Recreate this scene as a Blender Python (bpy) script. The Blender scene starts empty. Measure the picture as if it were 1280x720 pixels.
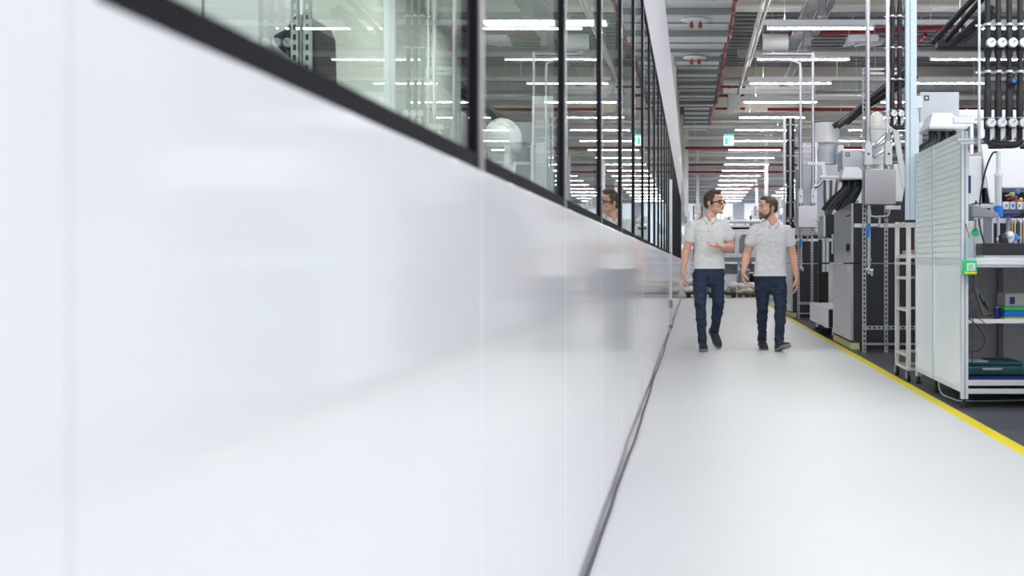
import bpy, math, random
from mathutils import Vector, Matrix
random.seed(7)
S = bpy.context.scene
C = S.collection
PI = math.pi
F = 1500.0; CZ = 0.97
def X(px, d): return (px - 866) * d / F          # metres to the side for something at distance d
def Z(py, d): return CZ + (330 - py) * d / F

# ------------------------------------------------------------------ materials
MATS = {}
def mat(name, col, rough=.5, metal=0., noise=0., nscale=8., bump=0., bscale=60., coat=0., emit=0., stretch=None, spec=None):
    if name in MATS: return MATS[name]
    m = bpy.data.materials.new(name); m.use_nodes = True
    nt = m.node_tree; b = nt.nodes['Principled BSDF']
    b.inputs['Base Color'].default_value = (*col, 1)
    b.inputs['Roughness'].default_value = rough
    b.inputs['Metallic'].default_value = metal
    if spec is not None: b.inputs['Specular IOR Level'].default_value = spec
    if coat:
        b.inputs['Coat Weight'].default_value = coat; b.inputs['Coat Roughness'].default_value = .04
    if emit:
        b.inputs['Emission Color'].default_value = (*col, 1); b.inputs['Emission Strength'].default_value = emit
    if noise or bump:
        tc = nt.nodes.new('ShaderNodeTexCoord'); mp = nt.nodes.new('ShaderNodeMapping')
        nt.links.new(tc.outputs['Object'], mp.inputs['Vector'])
        if stretch: mp.inputs['Scale'].default_value = stretch
    if noise:
        n = nt.nodes.new('ShaderNodeTexNoise'); n.inputs['Scale'].default_value = nscale; n.inputs['Detail'].default_value = 5
        nt.links.new(mp.outputs[0], n.inputs['Vector'])
        mx = nt.nodes.new('ShaderNodeMixRGB'); mx.blend_type = 'MIX'
        mx.inputs[1].default_value = (*[max(0, c * (1 - noise)) for c in col], 1)
        mx.inputs[2].default_value = (*[min(1, c * (1 + noise)) for c in col], 1)
        nt.links.new(n.outputs['Fac'], mx.inputs[0]); nt.links.new(mx.outputs[0], b.inputs['Base Color'])
    if bump:
        n2 = nt.nodes.new('ShaderNodeTexNoise'); n2.inputs['Scale'].default_value = bscale; n2.inputs['Detail'].default_value = 3
        nt.links.new(mp.outputs[0], n2.inputs['Vector'])
        bp = nt.nodes.new('ShaderNodeBump'); bp.inputs['Strength'].default_value = bump; bp.inputs['Distance'].default_value = .01
        nt.links.new(n2.outputs['Fac'], bp.inputs['Height']); nt.links.new(bp.outputs[0], b.inputs['Normal'])
    MATS[name] = m
    return m

def glass_mat(name, tint=(.97, 1, .98), ior=1.75, rough=.0):
    m = bpy.data.materials.new(name); m.use_nodes = True; nt = m.node_tree
    nt.nodes.clear()
    out = nt.nodes.new('ShaderNodeOutputMaterial'); mx = nt.nodes.new('ShaderNodeMixShader')
    fr = nt.nodes.new('ShaderNodeFresnel'); fr.inputs[0].default_value = ior
    tr = nt.nodes.new('ShaderNodeBsdfTransparent'); tr.inputs[0].default_value = (*tint, 1)
    gl = nt.nodes.new('ShaderNodeBsdfGlossy'); gl.inputs['Roughness'].default_value = rough
    gl.inputs[0].default_value = (.95, 1, .98, 1)
    ge = nt.nodes.new('ShaderNodeNewGeometry'); mu = nt.nodes.new('ShaderNodeMath'); mu.operation = 'MULTIPLY_ADD'
    nt.links.new(fr.outputs[0], mu.inputs[0]); iv = nt.nodes.new('ShaderNodeMath'); iv.operation = 'SUBTRACT'; iv.inputs[0].default_value = 1
    nt.links.new(ge.outputs['Backfacing'], iv.inputs[1]); nt.links.new(iv.outputs[0], mu.inputs[1]); mu.inputs[2].default_value = 0   # only the entering face mirrors
    nt.links.new(mu.outputs[0], mx.inputs[0]); nt.links.new(tr.outputs[0], mx.inputs[1]); nt.links.new(gl.outputs[0], mx.inputs[2])
    nt.links.new(mx.outputs[0], out.inputs[0])
    return m

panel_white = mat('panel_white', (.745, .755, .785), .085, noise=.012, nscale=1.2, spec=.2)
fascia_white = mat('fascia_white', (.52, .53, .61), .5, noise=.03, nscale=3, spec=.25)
frame_dark = mat('frame_dark', (.016, .015, .02), .6, spec=.03)
frame_face = mat('frame_face', (.10, .095, .11), .32, .3)
pane_glass = glass_mat('pane_glass')
floor_white = mat('floor_white', (.665, .675, .69), .5, noise=.03, nscale=1.5, bump=.02, bscale=25)
floor_grey = mat('floor_grey', (.060, .060, .078), .42, noise=.2, nscale=3)
floor_hall = mat('floor_hall', (.42, .43, .47), .4, noise=.1, nscale=2)
yellow = mat('yellow_paint', (.90, .72, .0), .45, noise=.05, nscale=9)
alu = mat('aluminium', (.62, .65, .70), .32, .75, noise=.05, nscale=20)
alu_pale = mat('anodised_pale', (.76, .79, .84), .38, .2)
alu_blue = mat('anodised_blue', (.62, .74, .82), .35, .2)
tray_m = mat('tray_metal', (.24, .25, .27), .45, .4, noise=.2, nscale=9)
galv = mat('galvanised', (.50, .53, .54), .38, .65, noise=.18, nscale=9)
duct_m = mat('duct_metal', (.80, .81, .80), .42, .1, noise=.14, nscale=2.5, stretch=(1, 6, 1))
steel = mat('brushed_steel', (.60, .60, .63), .3, .8, noise=.08, nscale=14, stretch=(1, 1, 9))
steel_pipe = mat('steel_pipe', (.55, .54, .58), .28, .85)
white_paint = mat('white_paint', (.86, .87, .90), .35)
cream_paint = mat('cream_paint', (.68, .67, .64), .4)
grey_paint = mat('grey_paint', (.60, .63, .69), .4, noise=.03)
grey_mid = mat('grey_mid', (.25, .26, .30), .45)
frosted = mat('frosted_panel', (.86, .90, .89), .35, noise=.03, nscale=2)
lower_panel = mat('lower_panel', (.88, .905, .91), .25, noise=.02, nscale=2)
black_m = mat('black_matte', (.016, .017, .022), .55, noise=.2, nscale=40)
black_panel = mat('black_panel', (.022, .024, .03), .5, noise=.3, nscale=90)
rubber = mat('black_rubber', (.020, .019, .023), .5, bump=.3, bscale=50)
hose_m = mat('hose', (.06, .058, .065), .35)
tan_m = mat('tan_concrete', (.66, .61, .55), .7, noise=.07, nscale=2)
deck_m = mat('deck_metal', (.24, .24, .245), .6, .0, noise=.2, nscale=3)
deck_dark = mat('deck_dark', (.07, .07, .075), .7)
red_pipe = mat('red_pipe', (.30, .025, .035), .45)
maroon = mat('maroon', (.28, .07, .08), .5)
blue_m = mat('blue_plastic', (.01, .20, .70), .4)
navy_m = mat('navy_plastic', (.015, .03, .16), .4)
green_m = mat('green_label', (.03, .62, .22), .45)
teal_m = mat('teal_case', (.02, .11, .12), .45)
dark_teal = mat('blue_mat', (.01, .02, .17), .6)
gold_m = mat('brass', (.55, .38, .14), .3, .9)
lamp_m = mat('lamp_white', (1, .985, .97), .5, emit=48)
uplight_m = mat('added_uplight_glow', (1, .985, .97), .5, emit=22)  # glow of the strips added above the rails to brighten the roof
dial_m = mat('dial_white', (.78, .80, .84), .35)
lens_m = glass_mat('lens', (1, 1, 1), 1.2)
clear_m = glass_mat('clear_plastic', (.88, .93, .96), 1.35, .1)
win_dark = mat('machine_window', (.10, .11, .14), .08, spec=.8)
room_pale = mat('room_pale', (.72, .76, .71), .6)
back_pale = mat('back_wall_pale', (.50, .54, .63), .6, noise=.05, nscale=.5)
wood_m = mat('cardboard', (.36, .27, .20), .7, noise=.15)
bag_m = mat('bag_cream', (.86, .82, .76), .6, noise=.12, nscale=5, bump=.4, bscale=14)
sign_green = mat('sign_green', (.0, .62, .38), .4, emit=1.6)
sign_white = mat('sign_white', (.85, 1, .95), .4, emit=1.8)
skin = mat('skin', (.74, .41, .30), .48, noise=.07, nscale=22)
skin2 = mat('skin_b', (.70, .39, .28), .48, noise=.07, nscale=22)
lip_m = mat('lips', (.48, .18, .16), .45)
hair1 = mat('hair_brown', (.065, .033, .022), .45, noise=.35, nscale=60, bump=.4, bscale=120, stretch=(1, .25, 1))
hair2 = mat('hair_dark', (.085, .048, .034), .5, noise=.35, nscale=60, bump=.4, bscale=120)
beard_m = mat('beard', (.15, .085, .058), .65, noise=.3, nscale=150, bump=.5, bscale=200)
eye_w = mat('eye_white', (.45, .43, .41), .3)
eye_d = mat('eye_dark', (.03, .02, .015), .2)
polo = mat('polo_grey', (.76, .75, .77), .85, noise=.02, nscale=40, bump=.12, bscale=22)
polo2 = mat('polo_grey_b', (.70, .69, .715), .85, noise=.02, nscale=40, bump=.12, bscale=22)
denim = mat('denim_navy', (.018, .034, .075), .8, noise=.22, nscale=9, bump=.35, bscale=18)
denim2 = mat('denim_navy_b', (.013, .024, .058), .8, noise=.22, nscale=9, bump=.35, bscale=18)
shoe_m = mat('shoe_black', (.022, .021, .024), .6, noise=.25, nscale=30, bump=.3, bscale=60)
sole_m = mat('shoe_sole', (.22, .23, .24), .6)
lace_m = mat('laces', (.10, .10, .11), .7)

# ------------------------------------------------------------------ mesh builder
class MB:
    def __init__(s): s.v = []; s.f = []; s.mi = []; s.sm = []
    def add(s, vs, fs, mi=0, sm=False):
        o = len(s.v); s.v += [tuple(v) for v in vs]
        for f in fs: s.f.append(tuple(i + o for i in f)); s.mi.append(mi); s.sm.append(sm)
        return s
    def box(s, x0, x1, y0, y1, z0, z1, mi=0):
        if x0 > x1: x0, x1 = x1, x0
        if y0 > y1: y0, y1 = y1, y0
        if z0 > z1: z0, z1 = z1, z0
        vs = [(x0,y0,z0),(x1,y0,z0),(x1,y1,z0),(x0,y1,z0),(x0,y0,z1),(x1,y0,z1),(x1,y1,z1),(x0,y1,z1)]
        return s.add(vs, [(0,3,2,1),(4,5,6,7),(0,1,5,4),(1,2,6,5),(2,3,7,6),(3,0,4,7)], mi)
    def obox(s, p0, p1, w, h, up=(0,0,1), mi=0):
        """bar from p0 to p1, w across, h along up"""
        p0 = Vector(p0); p1 = Vector(p1); t = (p1 - p0).normalized(); u = Vector(up)
        a = t.cross(u)
        if a.length < 1e-4: u = Vector((0,1,0)); a = t.cross(u)
        a.normalize(); u = a.cross(t).normalized()
        vs = []
        for p in (p0, p1):
            for sa, su in ((-1,-1),(1,-1),(1,1),(-1,1)): vs.append(p + a*sa*w/2 + u*su*h/2)
        return s.add(vs, [(0,1,2,3),(7,6,5,4),(0,4,5,1),(1,5,6,2),(2,6,7,3),(3,7,4,0)], mi)
    def loft(s, pts, rad, n=12, mi=0, side=None, caps=True, sm=True, rnd=True, power=2.0):
        pts = [Vector(p) for p in pts]; rad = [r if isinstance(r, tuple) else (r, r) for r in rad]
        if rnd and caps:   # round the ends a little
            t0 = (pts[0]-pts[1]).normalized(); t1 = (pts[-1]-pts[-2]).normalized()
            r0 = min(rad[0]); r1 = min(rad[-1])
            pts = [pts[0]+t0*r0*.8, pts[0]+t0*r0*.5] + pts + [pts[-1]+t1*r1*.5, pts[-1]+t1*r1*.8]
            rad = [(rad[0][0]*.45, rad[0][1]*.45), (rad[0][0]*.82, rad[0][1]*.82)] + rad + [(rad[-1][0]*.82, rad[-1][1]*.82), (rad[-1][0]*.45, rad[-1][1]*.45)]
        rings = []; prev = Vector(side) if side is not None else None
        for i, p in enumerate(pts):
            t = (pts[min(i+1, len(pts)-1)] - pts[max(i-1, 0)]).normalized()
            if prev is None:
                prev = Vector((1,0,0)) if abs(t.x) < .8 else Vector((0,1,0))
            ref = Vector(side) if side is not None else prev
            a = (ref - t*ref.dot(t))
            if a.length < 1e-3: a = prev
            a.normalize(); b = t.cross(a).normalized(); prev = a
            ring = []
            for k in range(n):
                th = 2*PI*k/n; c_, s_ = math.cos(th), math.sin(th)
                if power != 2.0:
                    c_ = math.copysign(abs(c_)**(2/power), c_); s_ = math.copysign(abs(s_)**(2/power), s_)
                ring.append(p + a*c_*rad[i][0] + b*s_*rad[i][1])
            rings.append(ring)
        vs = [v for r in rings for v in r]; fs = []
        for i in range(len(rings)-1):
            for k in range(n):
                fs.append((i*n+k, i*n+(k+1)%n, (i+1)*n+(k+1)%n, (i+1)*n+k))
        s.add(vs, fs, mi, sm)
        if caps:
            s.add(rings[0], [tuple(reversed(range(n)))], mi); s.add(rings[-1], [tuple(range(n))], mi)
        return s
    def cyl(s, p0, p1, r, n=14, mi=0, r1=None, caps=True):
        return s.loft([p0, p1], [r, r if r1 is None else r1], n, mi, None, caps, True, False)
    def tube(s, pts, r, n=10, mi=0, sub=6):
        """smooth tube through control points"""
        P = [Vector(p) for p in pts]; out = []
        if len(P) > 2:
            Q = [P[0]*2-P[1]] + P + [P[-1]*2-P[-2]]
            for i in range(1, len(Q)-2):
                for k in range(sub):
                    t = k/sub; a, b, c, d = Q[i-1], Q[i], Q[i+1], Q[i+2]
                    out.append(.5*((2*b)+(c-a)*t+(2*a-5*b+4*c-d)*t*t+(3*b-a-3*c+d)*t**3))
            out.append(P[-1])
        else: out = P
        return s.loft(out, [r]*len(out), n, mi, rnd=False)
    def ell(s, c, r, rot=None, nu=14, nv=9, mi=0):
        c = Vector(c); vs = []; fs = []
        for j in range(1, nv):
            ph = PI*j/nv
            for k in range(nu):
                th = 2*PI*k/nu
                v = Vector((r[0]*math.sin(ph)*math.cos(th), r[1]*math.sin(ph)*math.sin(th), r[2]*math.cos(ph)))
                if rot: v = rot @ v
                vs.append(c+v)
        top = Vector((0,0,r[2])); bot = Vector((0,0,-r[2]))
        if rot: top = rot @ top; bot = rot @ bot
        vs += [c+top, c+bot]; T_ = len(vs)-2; B_ = len(vs)-1
        for j in range(nv-2):
            for k in range(nu):
                fs.append((j*nu+k, (j+1)*nu+k, (j+1)*nu+(k+1)%nu, j*nu+(k+1)%nu))
        for k in range(nu):
            fs.append((T_, k, (k+1)%nu)); fs.append((B_, (nv-2)*nu+(k+1)%nu, (nv-2)*nu+k))
        return s.add(vs, fs, mi, True)
    def prism(s, poly, axis, a0, a1, mi=0):
        """extrude a 2D polygon along an axis ('x','y','z')"""
        def P3(p, a):
            return {'x': (a, p[0], p[1]), 'y': (p[0], a, p[1]), 'z': (p[0], p[1], a)}[axis]
        n = len(poly); vs = [P3(p, a0) for p in poly] + [P3(p, a1) for p in poly]
        fs = [tuple(range(n)), tuple(reversed(range(n, 2*n)))] + [(i, i+n, (i+1)%n+n, (i+1)%n) for i in range(n)]
        return s.add(vs, fs, mi)
    def xf(s, M):
        s.v = [tuple(M @ Vector(v)) for v in s.v]; return s
    def strut(s, p0, p1, w=.041, face=(0,-1,0), pitch=.05, slot=.028, depth=.03, mi=0):
        """perforated strut channel: open slots on the face looking along `face`"""
        p0 = Vector(p0); p1 = Vector(p1); L = (p1-p0).length; t = (p1-p0)/L; f = Vector(face).normalized()
        a = t.cross(f).normalized(); e = w*.28
        c = f*(depth/2)
        for sg in (-1, 1):
            s.obox(p0+c+a*sg*(w/2-e/2), p1+c+a*sg*(w/2-e/2), e, .003, f, mi)
            s.obox(p0+a*sg*(w/2-.0015), p1+a*sg*(w/2-.0015), .003, depth, f, mi)
        n = max(1, int(L/pitch)); g = pitch-slot
        for i in range(n+1):
            q = p0+t*min(L-g/2, max(g/2, i*L/n)) + c
            s.obox(q-t*g/2, q+t*g/2, w-2*e, .003, f, mi)
        return s

def children(o): return [c for c in bpy.data.objects if c.parent == o]
def link(name, mb, m, parent=None, bevel=0, loc=None, local=False):
    """one mesh object; vertices are given in world metres unless local"""
    me = bpy.data.meshes.new(name)
    base = Vector((0,0,0))
    if not local:
        if parent is not None:
            base = Vector(parent.get('_base', (0,0,0)))
        elif loc is not None: base = Vector(loc)
    me.from_pydata([tuple(Vector(v)-base) for v in mb.v], [], mb.f)
    ms = m if isinstance(m, (list, tuple)) else [m]
    for q in ms: me.materials.append(q)
    for p, mi, sm in zip(me.polygons, mb.mi, mb.sm): p.material_index = min(mi, len(ms)-1); p.use_smooth = sm
    me.update()
    o = bpy.data.objects.new(name, me); C.objects.link(o)
    if parent is not None: o.parent = parent; BASES[o.name] = base
    elif loc is not None: o.location = loc
    o['_base'] = tuple(base)
    if bevel:
        b = o.modifiers.new('bevel', 'BEVEL'); b.width = bevel; b.segments = 2; b.limit_method = 'ANGLE'
    return o
BASES = {}
def tag(o, label=None, cat=None, group=None, kind=None):
    if label: o['label'] = label
    if cat: o['category'] = cat
    if group: o['group'] = group
    if kind: o['kind'] = kind
    return o
def thing(name, label, cat, loc, group=None, kind=None):
    o = bpy.data.objects.new(name, None); C.objects.link(o); o.location = loc; o['_base'] = tuple(loc)
    o.empty_display_size = .1
    return tag(o, label, cat, group, kind)
def single(name, mb, m, label, cat, loc=(0,0,0), group=None, kind=None, bevel=0):
    o = link(name, mb, m, None, bevel, loc)
    return tag(o, label, cat, group, kind)
def struct(name, mb, m, bevel=0, parent=None):
    o = link(name, mb, m, parent, bevel)
    if parent is None: o['kind'] = 'structure'
    return o
def clone(root, loc, label=None, group=None):
    r = root.copy(); C.objects.link(r); r.location = loc
    if label: r['label'] = label
    if group: r['group'] = group
    def rec(a, b):
        for ch in children(a):
            c = ch.copy(); C.objects.link(c); c.parent = b; rec(ch, c)
    kids = children(root)
    for ch in kids:
        if ch.parent == root:
            c = ch.copy(); C.objects.link(c); c.parent = r
            for g in children(ch):
                d = g.copy(); C.objects.link(d); d.parent = c
    return r

# ================================================================== SETTING
WX = -.338                       # face of the glossy partition
YEND = 36.0
struct('floor', MB().box(-6, 26, -4, 90, -.12, -.004), floor_hall)
struct('floor_walkway', MB().box(-.45, 1.672, -3, 34.0, -.004, 0), floor_white)
struct('floor_machine_zone', MB().box(1.755, 14, -3, 34.0, -.004, -.0005), floor_grey)
struct('trim_1', MB().box(1.672, 1.755, -3, 34.0, -.004, .001), yellow)['label'] = 'yellow line painted along the walkway edge'
# concrete joints in the walkway
# wall: lower glossy panels, one per bay, hairline joints between
DK = [.683 + 1.2675*k for k in range(0, 28)]
low = MB(); fas = MB()
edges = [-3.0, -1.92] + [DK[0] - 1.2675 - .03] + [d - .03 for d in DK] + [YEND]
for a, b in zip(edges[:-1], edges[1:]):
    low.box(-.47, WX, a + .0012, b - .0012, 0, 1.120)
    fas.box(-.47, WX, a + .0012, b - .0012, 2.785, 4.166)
low.box(-.47, WX, DK[0] - .062, DK[0] - .001, 1.120, 2.785)      # white post between the first two windows
low.box(-.47, -.345, -3, YEND, .0, .012)
low.box(-.46, -.345, -3, YEND-.002, .012, 1.12)
low.box(-.47, WX, YEND-.05, YEND, 1.120, 2.785)
struct('wall_left', low, panel_white, bevel=.0015)
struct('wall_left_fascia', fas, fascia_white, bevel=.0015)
# windows
bounds = [(-.62, DK[0] - .062)] + [(DK[0] - .001, DK[1])] + [(DK[k], DK[k+1]) for k in range(1, 27)] + [(DK[27], YEND - .05)]
for i, (a, b) in enumerate(bounds):
    fr = MB()
    # mullion at the far end of the bay (dark toward the camera, metallic cover on the face)
    first = i == 0
    far = b
    if not first and i < len(bounds)-1:
        fr.box(-.366, WX-.002, b - .057, b, 1.120, 2.785)
        fr.box(WX-.002, WX+.001, b - .056, b - .004, 1.120, 2.785, 1)
        y1 = b - .057
    else: y1 = b
    fr.box(-.376, WX-.001, a, y1, 1.120, 1.144)
    fr.box(-.376, WX-.001, a, y1, 2.752, 2.785)
    if first or i == 1: fr.box(-.366, WX-.001, a, a+.012, 1.144, 2.752)
    w = struct('window_%d' % (i+1), fr, [frame_dark, frame_face])
    link('pane', MB().box(-.353, -.347, a+.001, y1-.001, 1.144, 2.752), pane_glass, w)
# room behind the glass
struct('wall_inner_room', MB().box(-2.9, -2.8, -3, YEND, 0, 3.6).box(-2.8, -.47, -3.1, -3, 0, 3.6).box(-2.8, -.47, YEND-.1, YEND-.02, 0, 3.6), room_pale)
struct('ceiling_inner_room', MB().box(-2.9, -.47, -3, YEND, 3.6, 3.7), room_pale)
# hall envelope
struct('wall_back', MB().box(-6, 26, 88, 88.3, 0, 8), back_pale)
struct('wall_right', MB().box(20, 20.3, 6, 88, 0, 8), room_pale)
ce = MB()
ce.box(-6, 20, 8, 88, 7.85, 8.0)
yy = 8.0
while yy < 88:                                    # trapezoidal ribs of the roof deck
    ce.box(-6, 20, yy, yy+.22, 7.78, 7.85); yy += .55
struct('ceiling', ce, deck_m)

# concrete roof beams with steel top flange
bm_i = 0
for i, yb in enumerate((27.3, 41.4, 49.0, 55.5, 62.5, 69.6, 76.5, 83.7)):
    b = MB().box(-6, 20, yb, yb+.42, 6.85, 7.78).box(-6, 20, yb-.06, yb+.48, 6.80, 6.86, 1)
    for xx in range(-5, 20, 3): b.box(xx, xx+.05, yb-.012, yb, 6.86, 7.78, 1)
    struct('trim_%d' % (i+2), b, [tan_m, cream_paint])['label'] = 'beige roof beam crossing the hall'

# ------------------------------------------------------------------ lighting rows
LZ = 5.44
rows = [2.0, 5.5, 9.0, 12.5, 16.0, 19.5] + [23.0 + 3.5*i for i in range(19)]
def make_fitting():
    r = thing('ceiling_light', 'long white linear lamp, lit, hung crosswise under the hall roof', 'ceiling light', (1.43, rows[6], LZ), 'linear lamps in rows under the roof')
    h = MB().prism([(-.075, .05), (-.045, .115), (.045, .115), (.075, .05)], 'x', 0, 2.02)
    h.v = [(x, y, z) for (x, y, z) in h.v]
    link('housing', h, white_paint, r, local=True)
    d = MB().box(.01, 2.01, -.04, .04, .034, .05)
    link('diffuser', d, lamp_m, r, local=True)
    link('added_uplight', MB().box(.05, 1.97, -.03, .03, .2052, .2065), uplight_m, r, local=True)  # added glowing strip, hidden above the rail, lights the roof from below
    link('end_cap', MB().box(-.012, 0, -.08, .08, .025, .12), white_paint, r, local=True)
    link('end_cap', MB().box(2.02, 2.032, -.08, .08, .025, .12), white_paint, r, local=True)
    return r
fit = make_fitting()
firstf = True
for i, y in enumerate(rows):
    for xs in (1.43, 5.25):
        if firstf: fit.location = (xs, y, LZ); firstf = False
        else: clone(fit, (xs, y, LZ))
    # the rail the lamps hang from
    x0 = 1.36 if y < 37.5 else -.33
    rl = MB().box(x0, 13, y-.05, y+.05, LZ+.1153, LZ+.205)
    if y > 20:
        for xx in (x0+.4, x0+3.2, x0+6.5, x0+9.8): rl.cyl((xx, y, LZ+.205), (xx, y, 7.8), .006, 6)
    single('lighting_rail', rl, cream_paint if i % 3 == 1 else white_paint, 'white trunking rail crossing the hall with lamps below it', 'rail', (x0, y, LZ+.12), 'lighting rails crossing the hall')

# long cable ladders and trays running across, with pipes among them
def ladder(p0, p1, w, rung=.3, m=tray_m, h=.06, name='cable_ladder', label='', group=None):
    p0 = Vector(p0); p1 = Vector(p1); t = (p1-p0).normalized(); a = t.cross(Vector((0,0,1))).normalized()
    b = MB()
    for sg in (-1, 1): b.obox(p0+a*sg*w/2, p1+a*sg*w/2, .02, h)
    n = int((p1-p0).length/rung)
    for i in range(n+1):
        q = p0+t*(i*rung); b.obox(q-a*w/2, q+a*w/2, .035, .02)
    return single(name, b, m, label, 'cable ladder', tuple(p0), group)
ladder((2.0, 26.2, 6.36), (13, 26.2, 6.36), .62, .75, label='wide cable ladder crossing under the first beige beam', h=.09)
ladder((1.9, 31.8, 6.5), (13, 31.8, 6.5), .5, .6, label='cable ladder crossing behind the red sprinkler pipe')
ladder((2.2, 37.6, 6.75), (13, 37.6, 6.75), .5, .5, label='lower cable ladder crossing further back')
def along(px, py, z, y0, y1): # ladder running away, through picture point (px,py) at height z
    d = (z-CZ)*F/(330-py); x = X(px, d); return (x, y0, z), (x, y1, z)
a, b = along(1018, 0, 6.1, 20, 28.5); ladder(a, b, .30, .14, label='narrow slotted cable ladder running away beside the grey hanger', h=.05)
a, b = along(1040, 0, 6.2, 20, 27.5); ladder(a, b, .16, .14, label='thin cable tray running away right of the slotted ladder', h=.05)
a, b = along(1003, 60, 6.3, 24, 36); ladder(a, b, .2, .2, label='long cable tray running away under the roof deck')
# grey hanger brackets
for (px, py0, py1, d, lab) in ((1027, -20, 20, 22.2, 'grey steel hanger bracket above the first lamp row'), (1009, 40, 57, 24.5, 'small grey steel hanger bracket below the first lamp row')):
    x = X(px, d); z0, z1 = Z(py1, d), Z(py0, d)
    single('hanger_bracket', MB().box(x-.07, x+.07, d-.08, d-.07, z0, z1).box(x-.07, x-.06, d-.08, d+.06, z0, z1).box(x+.06, x+.07, d-.08, d+.06, z0, z1).box(x-.09, x+.09, d-.1, d+.08, z0-.02, z0).cyl((x, d, z1), (x, d, 7.8), .015), tray_m, lab, 'bracket', (x, d, z0), bevel=.003)

def pipe(pts, r, m, name, label, cat='pipe', clamps=True, group=None, n=12, cl_step=3.0):
    b = MB()
    for p, q in zip(pts[:-1], pts[1:]):
        b.cyl(p, q, r, n)
        if clamps:
            p_, q_ = Vector(p), Vector(q); L = (q_-p_).length; t = (q_-p_)/max(L, 1e-6)
            k = cl_step*.5
            while k < L: b.cyl(p_+t*(k-.03), p_+t*(k+.03), r*1.35, n); k += cl_step
    for p in pts[1:-1]: b.ell(p, (r*1.12,)*3, nu=10, nv=7)
    return single(name, b, m, label, cat, tuple(pts[0]), group)
# two slim conduits running away, left of the lamp rows
pz = 5.95
pipe([(.268*(pz-CZ)-.0, 19, pz), (.268*(pz-CZ), 39.5, pz)], .045, cream_paint, 'conduit', 'pale conduit pipe running away left of the lamp rows', cl_step=4)
pipe([(.292*(6.1-CZ), 19, 6.1), (.283*(6.1-CZ), 31, 6.1)], .035, cream_paint, 'conduit', 'thinner conduit pipe running close beside the pale one', cl_step=2)
# crossing pipes
pipe([(X(985, 29), 29, Z(43, 29)), (13, 29, Z(43, 29)+.45)], .055, red_pipe, 'sprinkler_pipe', 'red sprinkler pipe crossing behind the first lamp row', cl_step=2.4)
pipe([(X(1102, 31.5), 31.5, Z(92, 31.5)), (X(1160, 29), 29.3, Z(40, 29))], .05, red_pipe, 'sprinkler_pipe', 'short sloping red sprinkler pipe rising beside the pale column', cl_step=.8)
pipe([(X(960, 40), 40.2, Z(136, 40)), (13, 40.2, Z(136, 40))], .06, red_pipe, 'sprinkler_pipe', 'red sprinkler pipe crossing further back behind steel conduits', cl_step=2.4)
for k, (y, py, x0) in enumerate(((46.5, 185, -.3), (55, 206, -.3), (60, 215, -.3), (66, 233, 2.5))):
    z = Z(py, y)
    pipe([(x0, y, z), (14, y, z)], .05, maroon if k % 2 else red_pipe, 'sprinkler_pipe', 'distant red sprinkler pipe crossing between the far lamp rows', group='far sprinkler pipes', cl_step=3)
# secondary joists and dark gaps far away
k = 0
for y, z, h, m_ in ((38.2, 6.5, .25, galv), (44.5, 6.6, .22, cream_paint), (51.2, 6.5, .3, galv), (58.5, 6.6, .3, cream_paint), (65, 6.4, .3, galv), (72.5, 6.5, .3, cream_paint), (79.5, 6.5, .3, galv), (35, 7.0, .2, galv)):
    x0 = 1.3 if y < 40 else -.33
    jb = MB().box(x0, 14, y, y+.12, z, z+.03).box(x0, 14, y, y+.12, z+h, z+h+.03).box(x0, 14, y+.05, y+.07, z, z+h)
    for q in range(14): jb.box(q+x0, q+x0+.02, y, y+.12, z, z+h)
    single('roof_joist', jb, m_, 'light steel joist crossing the hall between the beams', 'joist', (x0, y, z), 'steel joists under the roof')
# round ventilation ducts crossing
def spiral_duct(x0, x1, y, z, r, label, m=duct_m):
    b = MB().cyl((x0, y, z), (x1, y, z), r, 24)
    q = x0
    while q < x1: b.cyl((q, y, z), (q+.03, y, z), r*1.035, 24); q += .5
    single('ventilation_duct', b, m, label, 'duct', (x0, y, z))
spiral_duct(.97, 3.9, 38.4, Z(107, 38.4), .26, 'round silver ventilation duct crossing beside the red riser')
spiral_duct(1.42, 1.95, 24.6, Z(53, 24.6), .17, 'short silver ventilation duct left of the second lamp row')
# small flat air outlets / equipment boxes under roof
def rbox(name, lab, cat, x0, x1, y0, y1, z0, z1, m, bevel=.01, group=None):
    return single(name, MB().box(x0, x1, y0, y1, z0, z1), m, lab, cat, ((x0+x1)/2, y0, z0), group, bevel=bevel)
ub = thing('unit_heater', 'white ventilation unit hung below the red sprinkler pipe', 'heater', (X(1075, 28), 28, Z(55, 28)))
link('casing', MB().box(X(1059, 28), X(1097, 28), 27.8, 28.3, Z(53, 28), Z(45, 28)), white_paint, ub, .02)
for px in (1060, 1074, 1093): link('louvre', MB().obox((X(px, 28), 27.9, Z(58, 28)), (X(px+6, 28), 28.0, Z(50, 28)), .35, .03), white_paint, ub)
tb = MB()
for px in (1050, 1098, 1150, 1195): tb.box(X(px, 26.6), X(px+13, 26.6), 27.22, 27.24, 7.0, 7.3)
# beige wall section with pilasters, high right
pw = thing('partition_wall_high', 'beige wall panel with grey posts high behind the pipework', 'wall panel', (X(1200, 44), 44, Z(120, 44)))
link('panel', MB().box(X(1165, 44), 14, 44, 44.1, Z(120, 44), 7.7), tan_m, pw)
for px in (1194, 1205, 1216, 1250): link('post', MB().box(X(px, 43.8), X(px+4, 43.8), 43.75, 43.98, Z(120, 44), 7.7), grey_mid, pw)
link('hanger_rod', MB().cyl((X(1062, 28), 28.1, Z(45, 28)), (X(1062, 28), 28.1, 7.8), .008, 8), galv, ub); link('hanger_rod', MB().cyl((X(1094, 28), 28.1, Z(45, 28)), (X(1094, 28), 28.1, 7.8), .008, 8), galv, ub)
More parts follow.
